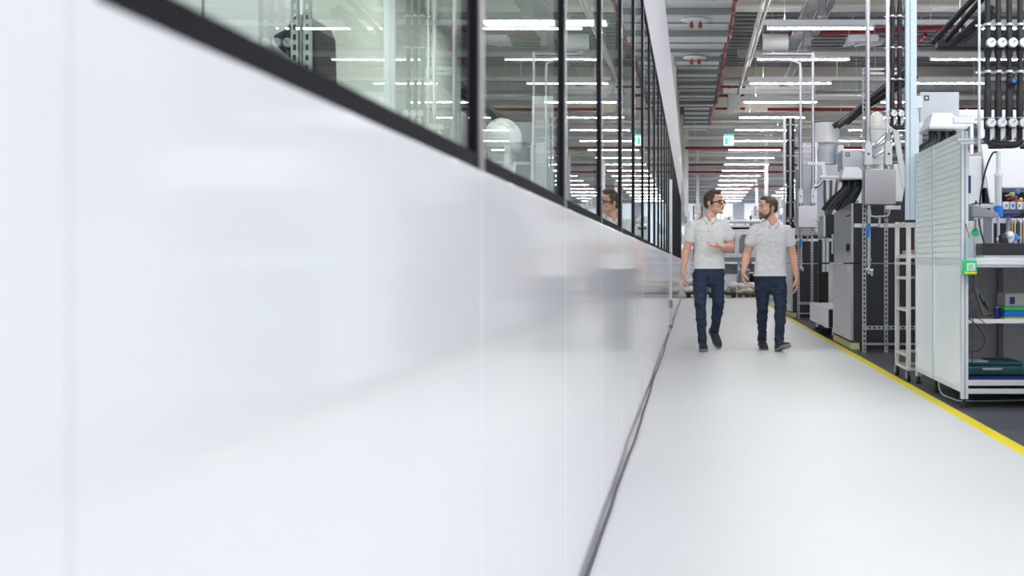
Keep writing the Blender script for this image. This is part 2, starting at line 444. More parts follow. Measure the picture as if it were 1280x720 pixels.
# thin drop rods and wires
wr = MB().tube([(X(1046, 30), 30, Z(75, 30)), (X(1046, 30)+.01, 30, Z(90, 30)), (X(1047, 30), 30, Z(100, 30))], .012)
single('hanging_wire', wr, white_paint, 'thin white wire hanging below the second lamp row', 'wire', (X(1046, 30), 30, Z(75, 30)))

# ------------------------------------------------------------------ big flat duct over the partition
dz = 5.97
ROOTD = thing('supply_air_duct', 'large flat galvanised air duct above the glazed partition', 'duct', (.1, 21, dz))
def duct_section(x0, x1, y0, y1, x0b=None, x1b=None, h=.62, zb=dz):
    x0b = x0 if x0b is None else x0b; x1b = x1 if x1b is None else x1b
    b = MB()
    vs = [(x0,y0,zb),(x1,y0,zb),(x1b,y1,zb),(x0b,y1,zb),(x0,y0,zb+h),(x1,y0,zb+h),(x1b,y1,zb+h),(x0b,y1,zb+h)]
    b.add(vs, [(0,3,2,1),(4,5,6,7),(0,1,5,4),(1,2,6,5),(2,3,7,6),(3,0,4,7)])
    # flange at the start, cross-break in the middle
    b.box(x0-.04, x1+.04, y0-.03, y0+.03, zb-.07, zb+h+.04, 1)
    b.box(x0, x1, (y0+y1)/2-.01, (y0+y1)/2+.01, zb-.012, zb)
    for xx in (x0+.3*(x1-x0), x0+.7*(x1-x0)): b.box(xx-.03, xx+.03, y0-.045, y0+.045, zb-.075, zb-.05, 1)
    link('duct_section', b, [duct_m, mat('flange_dark', (.22, .25, .26), .5, .4)], ROOTD)
ys = 19.0; k = 0
while ys < 26.9:
    duct_section(-.52, .76, ys, ys+1.12, zb=dz-(.0 if k % 2 else .05)); ys += 1.12; k += 1
duct_section(-.52, .76, ys, ys+1.0, -.41, .64); ys += 1.0
while ys < 37.6:
    duct_section(-.41, .65, ys, ys+.98, zb=dz-(.0 if k % 2 else .04)); ys += .98; k += 1
while ys < 44:
    duct_section(-.28, .54, ys, ys+1.2, zb=dz); ys += 1.2
for i, y in enumerate((24.2, 28.6)):
    sp = thing('duct_sprinkler', ('near' if i == 0 else 'far') + ' white oval plate with two red nozzles under the air duct', 'sprinkler', (.05, y, dz-.07))
    link('plate', MB().ell((.05, y, dz-.09), (.29, .28, .03)), white_paint, sp)
    for sx in (-.08, .1): link('nozzle', MB().cyl((.05+sx, y, dz-.24), (.05+sx, y, dz-.1), .035).cyl((.05+sx, y, dz-.2), (.05+sx, y, dz-.19), .055), red_pipe, sp)
rp = [(.815, 18, dz-.02), (.80, 26.4, dz-.02), (.76, 27.2, dz), (.73, 37, dz), (.61, 38.2, dz), (.60, 44, dz)]
o = pipe(rp, .042, red_pipe, 'sprinkler_pipe', 'red sprinkler pipe running along the right edge of the flat duct', cl_step=1.3)
for i, (y, x1) in enumerate(((34.2, 1.3), (36.0, 1.35), (39.0, 1.5))):
    pipe([(.72, y, dz+.05), (x1+.2, y, dz+.05)], .035, red_pipe, 'sprinkler_branch', 'short red branch pipe stepping off the duct-side riser', group='red branches off the duct pipe', cl_step=.6)
# grey junction tray by the branches
rbox('junction_tray', 'grey metal junction tray beside the red branch pipes', 'tray', X(910, 35), X(926, 35), 35, 35.6, Z(134, 35), Z(117, 35), galv)
# globe on the fascia side
gl = thing('wall_globe_lamp', 'small white globe beside the fascia under the duct', 'lamp', (X(845, 33), 33, Z(115, 33)))
link('globe', MB().ell((X(845, 33), 33, Z(115, 33)), (.10, .10, .10)), dial_m, gl)
link('bracket', MB().box(X(845, 33)-.03, X(845, 33)+.03, 32.97, 33.03, Z(115, 33)+.08, dz), galv, gl)
# beige infill beyond the duct
struct('trim_20', MB().box(-.6, 3.6, 41.2, 41.28, 6.1, 6.8).box(-6, -.42, 30, 88, 4.28, 7.8), tan_m)

# ------------------------------------------------------------------ exit sign
d = 40.4; ex = thing('exit_sign', 'green and white emergency exit sign hanging from a lighting rail', 'exit sign', (X(911, d), d, Z(182, d)))
x0, x1, z0, z1 = X(904.8, d), X(917.2, d), Z(182, d), Z(168, d)
link('sign_box', MB().box(x0, x1, d, d+.05, z0, z1), sign_green, ex, .004)
w = x1-x0; h = z1-z0
g = MB().box(x0+.03*w, x1-.03*w, d-.006, d-.003, z0+.04*h, z0+.84*h)
link('face', g, sign_white, ex)
g = MB()   # running figure, door and arrow
def q2(u, v): return (x0+u*w, z0+v*h)
for poly in ([(.1,.1),(.38,.1),(.38,.75),(.1,.75)], [(.5,.62),(.6,.62),(.6,.74),(.5,.74)], [(.5,.38),(.66,.4),(.62,.6),(.48,.6)], [(.5,.38),(.58,.36),(.5,.14),(.44,.14)], [(.58,.38),(.66,.38),(.8,.2),(.74,.18)], [(.62,.58),(.82,.46),(.8,.42),(.6,.52)]):
    g.prism([q2(*p) for p in poly], 'y', d-.012, d-.0065)
link('pictogram', g, sign_green, ex)
link('suspension', MB().cyl(((x0+x1)/2, d+.025, z1), ((x0+x1)/2, d+.025, LZ+.1), .01), galv, ex)

# ------------------------------------------------------------------ cable along the partition
pts = []
y = .9
while y < 33.5:
    wob = .004*math.sin(y*1.1)+.0022*math.sin(y*2.9+1)+.0008*math.sin(y*7)
    pts.append((-.323+wob, y, .007)); y += .12
single('floor_cable', MB().loft(pts, [.0068]*len(pts), 8, rnd=False), mat('cable_grey', (.075, .065, .085), .5), 'thin dark cable lying along the foot of the glossy wall', 'cable', (-.318, .9, 0))
# slim metal post in front of the partition
pt = thing('edge_post', 'slim grey metal post standing against the glossy wall', 'post', (-.327, 18.2, 0))
link('post', MB().box(-.347, -.312, 18.18, 18.21, .0, 2.25), alu, pt, .003)
link('latch', MB().box(-.345, -.305, 18.15, 18.18, .31, .42).box(-.345, -.305, 18.15, 18.18, 0.0, .05), grey_mid, pt, .003)
# ================================================================== WORKSTATION at the walkway edge
ws = thing('workstation_table', 'white aluminium workbench with tall frosted side screens beside the yellow line', 'workbench', (1.83, 8.1, 0))
def post(x, y, z0, z1, m=alu_pale, w=.045, par=ws):
    b = MB().box(x, x+w, y, y+w, z0, z1)
    b.box(x-.0012, x, y+w*.42, y+w*.58, z0, z1, 1).box(x+w*.42, x+w*.58, y-.0012, y, z0, z1, 1)
    o = link('post', b, [m, grey_mid], par, .002)
    f = MB().cyl((x+w/2, y+w/2, z0-.03), (x+w/2, y+w/2, z0), .008, 8).cyl((x+w/2, y+w/2, 0), (x+w/2, y+w/2, .02), .022, 12).cyl((x+w/2, y+w/2, .018), (x+w/2, y+w/2, z0-.01), .012, 8)
    if z0 < .2: link('foot', f, black_m, o)
XP = 1.81
post(XP, 8.08, .06, 1.865); post(XP, 9.03, .12, 1.865); post(XP, 9.72, .06, 1.865); post(4.0, 8.08, .06, 1.0); post(4.0, 9.72, .06, 1.0)
for z in (.10, .97, 1.83):
    link('rail', MB().box(XP+.004, XP+.041, 8.125, 9.03, z, z+.035).box(XP+.004, XP+.041, 9.075, 9.72, z, z+.035), alu_pale, ws, .002)
for (a, b_) in ((8.125, 9.03), (9.075, 9.72)):
    s = MB().box(XP+.016, XP+.026, a, b_, 1.005, 1.83)
    z = 1.02
    while z < 1.80: s.box(XP+.006, XP+.016, a, b_, z, z+.028); z += .041      # pleats of the blind
    link('screen_panel', s, frosted, ws)
    link('side_panel', MB().box(XP+.014, XP+.028, a, b_, .135, .97), lower_panel, ws)
link('table_top', MB().box(XP+.045, 4.0, 8.085, 9.76, .985, 1.01).box(XP+.045, 4.0, 8.085, 8.125, .965, .985), white_paint, ws, .003)
link('front_rail', MB().box(XP+.045, 4.0, 8.09, 8.12, .945, .964), alu, ws, .003)
link('shelf', MB().box(XP+.045, 4.0, 8.3, 9.70, .565, .583).box(XP+.045, 4.0, 8.27, 8.30, .56, .59), white_paint, ws, .002)
link('lower_deck', MB().box(XP+.045, 4.0, 8.12, 9.72, .150, .168), white_paint, ws)
link('rail', MB().box(XP+.045, 4.0, 8.085, 8.125, .150, .186), alu_pale, ws, .002); link('rail', MB().box(XP+.045, 4.0, 8.085, 8.125, .095, .128), alu_pale, ws, .002)
link('back_panel', MB().box(XP+.045, 4.0, 9.70, 9.715, .17, .96), mat('back_grey', (.55, .56, .57), .38, .0, noise=.45, nscale=1.2), ws)
link('back_post', MB().box(2.46, 2.50, 9.66, 9.70, .17, .96), grey_mid, ws)
# things on the bench
cs = thing('equipment_case', 'dark teal plastic case lying on the lowest deck of the workbench', 'case', (2.16, 8.6, .17))
link('case_body', MB().box(1.90, 2.36, 8.5, 8.9, .178, .25), teal_m, cs, .02)
link('lid', MB().box(1.91, 2.35, 8.51, 8.89, .25, .275), teal_m, cs, .01)
link('handle', MB().box(2.05, 2.19, 8.485, 8.50, .215, .235), steel, cs, .003)
link('paper', MB().box(1.92, 2.10, 8.52, 8.8, .275, .279), white_paint, cs)
single('work_mat', MB().box(1.87, 2.48, 8.2, 9.0, .1685, .177), dark_teal, 'dark blue mat spread under the teal case', 'mat', (1.87, 8.2, .17))
bx = thing('parts_box', 'blue box with yellow edge and green stripe on the workbench shelf', 'box', (2.3, 8.4, .584))
link('box_body', MB().box(2.17, 2.50, 8.35, 8.62, .584, .645), blue_m, bx, .004)
link('stripe', MB().box(2.168, 2.502, 8.348, 8.622, .648, .672), green_m, bx, .002)
link('edge', MB().box(2.166, 2.504, 8.346, 8.624, .584, .598), yellow, bx, .002)
tn = thing('storage_bin', 'milky plastic bin with dark blue window standing on the blue box', 'bin', (2.3, 8.4, .672))
link('bin_body', MB().box(2.18, 2.50, 8.37, 8.60, .673, .765), mat('milky_bin', (.50, .50, .46), .3), tn, .008)
link('window', MB().box(2.21, 2.245, 8.365, 8.37, .69, .74), navy_m, tn)
cu = thing('cleaner_cup', 'small navy cup left of the blue box', 'cup', (2.135, 8.42, .584))
link('cup_body', MB().cyl((2.135, 8.42, .584), (2.135, 8.42, .66), .022, 16, r1=.024), navy_m, cu); link('lid', MB().cyl((2.135, 8.42, .66), (2.135, 8.42, .672), .015, 12), grey_mid, cu)
hd = thing('document_holder', 'tilted stack of beige folders leaning at the back of the shelf', 'folders', (2.14, 8.8, .584))
for i in range(3): link('folder', MB().obox((2.15+.03*i, 8.85, .59), (2.08+.03*i, 8.85, .80-.05*i), .026, .06, (0, 1, 0)), mat('folder', (.60, .57, .52), .6), hd)
# bottle hanging upside down at the near post
bt = thing('hanging_bottle', 'clear crumpled bottle with green label hung on the near bench post', 'bottle', (1.85, 8.03, .84))
link('bottle_body', MB().loft([(1.85, 8.03, z) for z in (.87, .90, 1.0, 1.04, 1.08, 1.12, 1.15)], [(.035,.03), (.045,.036), (.046,.036), (.036,.03), (.043,.034), (.034,.028), (.02,.02)], 16), clear_m, bt)
link('label', MB().loft([(1.85, 8.03, z) for z in (.90, .905, .99, .995)], [(.048,.04), (.0495,.041), (.0495,.041), (.048,.04)], 20, rnd=False), green_m, bt)
link('label_text_panel', MB().box(1.825, 1.88, 7.986, 7.99, .925, .975), white_paint, bt)
link('label_band', MB().box(1.812, 1.89, 7.9855, 7.9895, .905, .918), yellow, bt); link('label_text_lines', MB().box(1.832, 1.872, 7.984, 7.9859, .935, .941).box(1.832, 1.862, 7.984, 7.9859, .948, .954).box(1.832, 1.868, 7.984, 7.9859, .961, .967), green_m, bt)
link('neck', MB().cyl((1.85, 8.03, .835), (1.85, 8.03, .87), .014, 12), clear_m, bt)
link('cord', MB().tube([(1.85, 8.03, 1.15), (1.84, 8.05, 1.2), (1.835, 8.07, 1.24)], .003), black_m, bt)
cb = MB().tube([(1.875, 8.06, .94), (1.89, 8.07, .85), (1.865, 8.06, .75), (1.88, 8.06, .62), (1.875, 8.06, .3)], .004)
cb.tube([(1.88, 8.2, .60), (1.95, 8.25, .55), (2.02, 8.3, .45), (1.99, 8.3, .38), (1.9, 8.2, .37)], .003).tube([(1.87, 8.2, .62), (1.95, 8.2, .60), (2.0, 8.2, .56)], .003)
single('bench_cable', cb, black_m, 'loose dark cables hanging down inside the near bench post', 'cable', (1.875, 8.06, .3))
fc = MB().tube([(1.86, 9.05, 1.0), (1.86, 9.0, .5), (1.84, 8.98, .06), (1.86, 8.6, .006), (1.95, 8.45, .006), (2.3, 8.5, .006), (2.5, 8.6, .006)], .0045)
single('power_cord', fc, cream_paint, 'pale cord dropping from the middle bench post onto the floor', 'cord', (1.86, 9.05, 0))
# on the table top
dk = thing('control_unit', 'long black housing along the front of the bench top', 'control unit', (2.3, 8.3, 1.01))
link('housing', MB().box(X(1226, 8.35), 3.7, 8.3, 8.5, 1.03, 1.115), black_m, dk, .006)
link('base', MB().box(X(1228, 8.35), 3.68, 8.31, 8.49, 1.01, 1.03), alu, dk)
cy = thing('gas_strut_arm', 'upright silver cylinder with blue collar on the bench top', 'cylinder', (X(1248, 8.9), 8.9, 1.01))
xx = X(1248, 8.9)
link('cylinder', MB().cyl((xx, 8.9, 1.33), (xx, 8.9, 1.62), .026, 18), alu, cy); link('rod', MB().cyl((xx, 8.9, 1.62), (xx, 8.9, 1.80), .017, 14).cyl((xx, 8.9, 1.62), (xx, 8.9, 1.64), .032, 14), alu_pale, cy)
link('collar', MB().cyl((xx, 8.9, 1.32), (xx, 8.9, 1.40), .034, 18), blue_m, cy); link('stand', MB().cyl((xx, 8.9, 1.01), (xx, 8.9, 1.33), .012, 10), steel_pipe, cy)
link('hose', MB().tube([(xx, 8.9, 1.80), (xx-.05, 8.9, 1.78), (xx-.10, 8.95, 1.6), (xx-.12, 9.0, 1.3), (xx-.06, 9.0, 1.06)], .007), black_m, cy)
ar = thing('swivel_bracket', 'grey wedge shaped arm reaching in from the side screen', 'arm', (X(1215, 8.7), 8.7, 1.3))
link('arm', MB().prism([(X(1214, 8.7), Z(258, 8.7)), (X(1222, 8.7), Z(258, 8.7)), (X(1246, 8.7), Z(267, 8.7)), (X(1246, 8.7), Z(272, 8.7)), (X(1214, 8.7), Z(271, 8.7))], 'y', 8.65, 8.9), mat('arm_grey', (.34, .32, .34), .5), ar, .004)
link('bracket', MB().box(XP+.046, X(1215, 8.7)+.02, 8.72, 8.8, Z(276, 8.7), Z(255, 8.7)), grey_mid, ar, .003)
tw = thing('tool_block', 'slim dark cabinet with pale top frame standing on the bench top', 'tool block', (X(1235, 9), 9.0, 1.01))
link('body', MB().box(X(1229, 9), X(1240, 9), 9.0, 9.3, 1.01, Z(272, 9)), grey_mid, tw, .004); link('frame', MB().box(X(1222, 9), X(1229, 9), 9.0, 9.04, 1.01, Z(256, 9)).box(X(1240, 9), X(1242, 9), 9.0, 9.04, 1.01, Z(256, 9)).box(X(1220, 9), X(1243, 9), 8.98, 9.05, Z(260, 9), Z(255, 9)), alu_pale, tw, .002)
link('top_bracket', MB().box(X(1219, 9), X(1242, 9), 9.0, 9.2, Z(255, 9), Z(253.5, 9)).cyl((X(1224, 9), 9.1, Z(254, 9)), (X(1224, 9), 9.1, Z(250, 9)), .008), black_m, tw)
sg = thing('spray_gun', 'blue handled tool lying level behind the silver cylinder', 'tool', (X(1262, 9.1), 9.1, 1.3))
link('handle', MB().loft([(X(1253, 9.1), 9.1, Z(268, 9.1)), (X(1262, 9.1), 9.1, Z(267, 9.1)), (X(1272, 9.1), 9.1, Z(266, 9.1))], [.02, .026, .022]), navy_m, sg); link('holder', MB().box(X(1260, 9.1), X(1264, 9.1), 9.12, 9.16, 1.01, Z(268, 9.1)), grey_mid, sg)
col4 = [gold_m, steel, hair1, steel, gold_m]
for i in range(6):
    px = 1265+i*3.6
    vv = thing('fixture_pin', 'upright metal rod in a row at the back of the bench top', 'rod', (X(px, 9.2), 9.2, 1.01), 'rods at the back of the bench top')
    link('pin', MB().cyl((X(px, 9.2), 9.2, 1.01), (X(px, 9.2), 9.2, Z(276+i % 2*2, 9.2)), .008, 10), col4[i % 5], vv); link('head', MB().ell((X(px, 9.2), 9.2, Z(275+i % 2*2, 9.2)), (.013, .013, .013)), steel, vv)
random.seed(3)
for nm, lab, px, py, r, m in (('silver_valve', 'silver round valve on the bench top', 1262, 296, .042, alu), ('blue_knob', 'blue knob beside the silver valve', 1269, 297, .026, blue_m), ('black_motor', 'black round motor left of the silver valve', 1254, 299, .04, black_m), ('green_cap', 'green cap on the bench beside the side screen', 1219, 291, .03, green_m)):
    t = thing(nm, lab, nm.split('_')[-1], (X(px, 8.8), 8.8, 1.01)); x_ = X(px, 8.8); z_ = Z(py, 8.8)
    link('body', MB().ell((x_, 8.8, z_), (r, r, r*1.05)), m, t); link('neck', MB().cyl((x_, 8.8, 1.01), (x_, 8.8, z_), r*.45, 12).cyl((x_-r*1.2, 8.8, z_), (x_+r*1.2, 8.8, z_), r*.35, 10), steel, t)
for i in range(4):   # labelled bottles on the machine ledge
    px = 1255+i*8.2
    t = thing('reagent_box', 'small white labelled box in a row on the machine ledge', 'small box', (X(px+3, 9.6), 9.6, 1.36), 'white boxes on the machine ledge') if i != 1 else thing('reagent_box', 'small white box with a blue star mark on the machine ledge', 'small box', (X(px+3, 9.6), 9.6, 1.36))
    link('body', MB().box(X(px, 9.6), X(px+6.2, 9.6), 9.6, 9.66, Z(262, 9.6), Z(252, 9.6)), white_paint, t, .004); link('mark', MB().box(X(px+2, 9.6), X(px+4.2, 9.6), 9.596, 9.6, Z(259, 9.6), Z(255, 9.6)), blue_m if i == 1 else grey_mid, t)
rbox('machine_ledge', 'narrow dark ledge carrying the small white boxes', 'ledge', X(1240, 9.6), 4.0, 9.58, 9.74, Z(265, 9.6), Z(262, 9.6), black_m, .003)
for px, py, m, nm in ((1269, 247, red_pipe, 'red'), (1266, 243, gold_m, 'brass'), (1276, 250, gold_m, 'large brass'), (1272, 240, blue_m, 'small blue')):
    single('hose_coupling', MB().ell((X(px, 9.5), 9.5, Z(py, 9.5)), (.02, .02, .02)).cyl((X(px, 9.5), 9.5, Z(py, 9.5)), (X(px, 9.5), 9.72, Z(py, 9.5)), .009, 10), m, nm + ' hose coupling on the dark machine recess', 'coupling', (X(px, 9.5), 9.5, Z(py, 9.5)))
# machine behind the bench
mc = thing('assembly_machine', 'white machine cabinet with dark open recess behind the workbench', 'machine', (3.4, 9.85, 0))
link('top_cabinet', MB().box(X(1229, 9.95), 4.6, 9.9, 11.6, Z(235, 9.9), Z(186, 9.9)), white_paint, mc, .01)
link('recess', MB().box(X(1229, 9.95), 4.6, 10.5, 10.6, .98, Z(235, 9.9)).box(X(1229, 10), X(1231, 10), 9.9, 10.5, 1.0, Z(235, 9.9)), black_m, mc)
link('base_cabinet', MB().box(2.35, 4.6, 9.9, 11.6, .08, .98), grey_paint, mc, .01)
link('side_column', MB().box(X(1209, 10), X(1226, 10), 9.95, 10.6, .08, Z(196, 10)), white_paint, mc, .01)
link('door_seam', MB().box(3.2, 3.206, 9.895, 9.9, Z(235, 9.9), Z(186, 9.9)), grey_mid, mc)
link('screen', MB().box(X(1212, 9.9), X(1215, 9.9), 9.94, 9.95, Z(241, 9.9), Z(219, 9.9)), navy_m, mc, .001)
link('vent', MB().box(X(1265, 9.9), X(1278, 9.9), 9.97, 10.2, Z(186, 9.9), Z(174, 9.9)), grey_paint, mc, .005)
# aluminium gantry with leaning bar
def leaning_frame(loc, lab, w=.9, sc=1):
    x, y, z = loc
    t = thing('leaning_frame', lab, 'frame', (x, y, z))
    link('bar', MB().obox((x, y, z+.78), (x+.13, y, z), .055, .04, (0, 1, 0)), white_paint, t, .004)
    link('top_bar', MB().obox((x-.22, y, z+.80), (x+.03, y, z+.80), .04, .05), white_paint, t, .004)
    link('base_bar', MB().obox((x-.1, y+.01, z-.02), (x+w*.5, y+.01, z-.02), .05, .04), alu_pale, t, .004)
    return t
leaning_frame((X(1224, 9.85), 9.82, Z(273, 9.85)), 'white leaning bar frame behind the bench top')
leaning_frame((X(1119, 12.2), 12.2, Z(257, 12.2)), 'white leaning bar frame left of the pale blue column')
leaning_frame((X(1028.5, 17.5), 17.5, Z(273, 17.5)), 'white leaning bar frame above the black motor box', sc=.6)
# pale blue column and its neighbour
co = thing('hanging_column', 'pale blue aluminium column hanging from above between bench and trolley', 'column', (1.78, 9.82, 1.31))
link('profile', MB().box(X(1131.5, 9.82), X(1136.2, 9.82), 9.79, 9.84, 1.33, 6.0).box(X(1137, 9.82), X(1145, 9.82), 9.785, 9.845, 1.33, 6.0), alu_blue, co, .003)
link('end_cap', MB().box(X(1131.5, 9.82), X(1145, 9.82), 9.79, 9.84, 1.31, 1.33), black_m, co)
link('back_plate', MB().box(X(1136, 9.82), X(1137.2, 9.82), 9.80, 9.83, 1.33, 6.0), alu, co)
c2 = thing('bracket_post', 'slim white post with square bracket right of the pale blue column', 'post', (X(1148, 10), 10.0, 1.0))
link('post', MB().box(X(1142, 10), X(1146.5, 10), 9.92, 9.96, 1.0, Z(137, 10)), white_paint, c2, .002)
link('bracket', MB().box(X(1141, 10), X(1150, 10), 9.9, 9.96, Z(137, 10), Z(122, 10)), white_paint, c2, .004)
# hood, hoses and control box above the side screen
def hood_unit(x0, x1, y, z, lab, hl):
    t = thing('extraction_hood', lab, 'hood', ((x0+x1)/2, y, z))
    w = x1-x0
    m = MB(); zt = z+.14
    vs = [(x0-.03, y, z), (x1+.10, y, z), (x1+.10, y+.5, z), (x0-.03, y+.5, z), (x0+.02, y+.12, zt), (x1-.02, y+.12, zt), (x1-.02, y+.4, zt), (x0+.02, y+.4, zt)]
    m.add(vs, [(0,3,2,1), (4,5,6,7), (0,1,5,4), (1,2,6,5), (2,3,7,6), (3,0,4,7)])
    link('hood', m, white_paint, t, .006)
    link('lip', MB().box(x0-.03, x1+.10, y-.004, y+.5, z-.02, z), grey_paint, t)
    n = 7
    for i in range(n):
        u = i/(n-1); xa = x0+.02+w*u
        link('hose', MB().tube([(xa, y+.2+.05*(i % 2), z-.01), (xa-.01, y+.2, z-.12), (xa-.07-.08*(1-u), y+.22, z-.25), (xa-.15-.1*(1-u), y+.25, z-hl)], .022+.006*(i % 2)), hose_m if i % 3 else black_m, t)
    return t
def control_box(x0, x1, y, z0, z1, lab):
    t = thing('control_box', lab, 'control box', ((x0+x1)/2, y, z0))
    link('casing', MB().box(x0, x1, y, y+.5, z0, z1), grey_paint, t, .008)
    link('badge', MB().box(x0+.04, x0+.09, y-.004, y, z1-.085, z1-.035), black_m, t, .001)
    link('badge_inner', MB().box(x0+.052, x0+.078, y-.006, y-.0041, z1-.073, z1-.047), grey_paint, t)
    link('lock', MB().cyl(((x0+x1)/2+.05, y-.012, z0+.06), ((x0+x1)/2+.05, y, z0+.06), .018, 14), alu, t)
    return t
hood_unit(X(1166, 11), X(1196, 11), 11.0, Z(158, 11), 'white extraction hood with dark hoses above the frosted side screen', .75)
control_box(X(1150, 12), X(1199, 12), 12.0, Z(156, 12), Z(115, 12), 'large grey control box behind the white hood near the pale column')
single('white_pipe', MB().cyl((X(1196, 12.2), 12.2, Z(145, 12.2)), (3.9, 12.2, Z(145, 12.2)), .065, 20).cyl((X(1207, 12.2), 12.2, Z(145, 12.2)), (X(1209, 12.2), 12.2, Z(145, 12.2)), .072, 20), white_paint, 'thick white pipe running right of the large grey control box', 'pipe', (X(1196, 12.2), 12.2, Z(145, 12.2)))
fr = thing('machine_gantry', 'white beam frame carrying the hood and hoses behind the side screen', 'frame', (X(1150, 11.6), 11.6, 0))
link('beam', MB().box(X(1149, 11.6), X(1217, 11.6), 11.6, 11.66, Z(158, 11.6), Z(153, 11.6)), alu_pale, fr, .003)
link('column', MB().box(X(1149, 11.6), X(1153, 11.6), 11.6, 11.66, 0, Z(158, 11.6)), alu_pale, fr, .003); link('column', MB().box(X(1213, 11.6), X(1217, 11.6), 11.6, 11.66, 0, Z(158, 11.6)), alu_pale, fr, .003)
link('panel', MB().box(X(1153, 11.6), X(1213, 11.6), 11.62, 11.64, Z(232, 11.6), Z(190, 11.6)), white_paint, fr)

# ------------------------------------------------------------------ pipe stations with gauges
def gauge(x, y, z, par, r=.031):
    g = link('gauge', MB().cyl((x, y-.035, z), (x, y+.005, z), r, 20).cyl((x, y, z), (x, y+.06, z), .008, 8), steel, par)
    link('dial', MB().cyl((x, y-.038, z), (x, y-.0352, z), r*.86, 20), dial_m, g)
    link('needle', MB().obox((x-r*.1, y-.040, z-r*.1), (x+r*.45, y-.040, z+r*.45), .004, .002, (0, 1, 0)), black_m, g)
def station(x, d, xs, ztop, zbot, gz, label, rpipe=.019, tags=True, valve=None, insul=True):
    t = thing('pipe_station', label, 'pipework', (x, d, zbot))
    w = xs[-1]
    for i, dx in enumerate(xs):
        b = MB(); b.cyl((x+dx, d, zbot+.03), (x+dx, d, ztop), rpipe, 12)
        zz = zbot+.15
        while zz < ztop:
            if insul: b.loft([(x+dx, d, zz), (x+dx, d, zz+.03), (x+dx, d, zz+.19), (x+dx, d, zz+.22)], [rpipe, rpipe*1.35, rpipe*1.35, rpipe], 12, rnd=False)
            zz += .42
        p = link('pipe', b, rubber, t)
        for z in gz:
            gauge(x+dx+.004, d-.055, z, p)
            link('valve_body', MB().cyl((x+dx, d-.02, z-.035), (x+dx, d-.02, z+.035), rpipe*1.6, 12).cyl((x+dx, d, z), (x+dx, d-.05, z), .011, 8), black_m, p)
        if tags: link('tag', MB().add([(x+dx+.004, d-.045, gz[0]-.035), (x+dx+.034, d-.05, gz[0]-.03), (x+dx+.032, d-.05, gz[0]-.085), (x+dx+.006, d-.045, gz[0]-.115), (x+dx+.004, d-.043, gz[0]-.035), (x+dx+.034, d-.048, gz[0]-.03), (x+dx+.032, d-.048, gz[0]-.085), (x+dx+.006, d-.043, gz[0]-.115)], [(0,1,2,3), (7,6,5,4), (0,4,5,1), (1,5,6,2), (2,6,7,3), (3,7,4,0)]), dial_m, p)
    link('header', MB().tube([(x-.02, d, zbot+.05), (x+.03, d, zbot+.01), (x+w*.5, d, zbot), (x+w*.9, d, zbot+.005), (x+w+.02, d, zbot+.05)], rpipe*1.25), rubber, t)
    link('frame_strut', MB().box(x-.058, x-.044, d+.01, d+.03, zbot-.05, ztop), alu, t)
    zz = zbot+.17
    while zz < ztop:
        b = MB().box(x-.075, x+w+.06, d+.02, d+.035, zz-.006, zz+.006)
        for dx in xs: b.cyl((x+dx, d, zz-.008), (x+dx, d, zz+.008), rpipe*1.5, 12).box(x+dx-.012, x+dx+.012, d-.034, d-.02, zz-.008, zz+.008)
        link('clamp_rail', b, alu, t); zz += .31
    if valve:
        vx, vz = valve
        v = link('valve', MB().ell((x+vx, d-.03, vz), (.034, .03, .034)).loft([(x+vx, d, vz-.07), (x+vx, d, vz), (x+vx, d, vz+.07)], [rpipe, .034, rpipe], 12), black_m, t)
        link('handle', MB().cyl((x+vx+.006, d-.075, vz), (x+vx+.006, d-.055, vz), .013, 16), blue_m, v)
    return t
station(X(1234.5, 7.9), 7.9, [0, .070, .142, .214], 5.6, Z(181, 7.9), [Z(155, 7.9), Z(56, 7.9)], 'black insulated pipes with round gauges hanging at the picture right edge', valve=(.15, Z(103, 7.9)))
single('support_rail', MB().box(X(1196, 8), X(1233, 8), 7.98, 8.02, Z(176, 8), Z(173.5, 8)).box(X(1200, 8), 3.0, 7.98, 8.02, Z(180, 8), Z(177.5, 8)), alu, 'horizontal aluminium rail under the nearest black pipes', 'rail', (X(1200, 8), 8, Z(180, 8)))
station(X(1115.5, 11.8), 11.8, [0, .070, .142], 4.6, Z(160, 11.8), [Z(143, 11.8)], 'black pipes with gauges hanging left of the pale blue column', tags=True)
s3 = station(X(984.5, 24), 24.0, [0, .11, .25], Z(147, 24), Z(283, 24), [Z(276, 24)], 'black and steel riser pipes with two gauges right of the walking men', rpipe=.028, tags=False, insul=False)
link('riser_pipe', MB().cyl((X(988.2, 24), 24.02, Z(283, 24)), (X(988.2, 24), 24.02, Z(148, 24)), .03, 12), cream_paint, s3)
link('frame', MB().box(X(979, 24), X(982, 24), 23.95, 24.05, 0, Z(147, 24)).box(X(960, 24), X(997, 24), 24.0, 24.05, Z(149, 24), Z(147, 24)), alu_pale, s3)

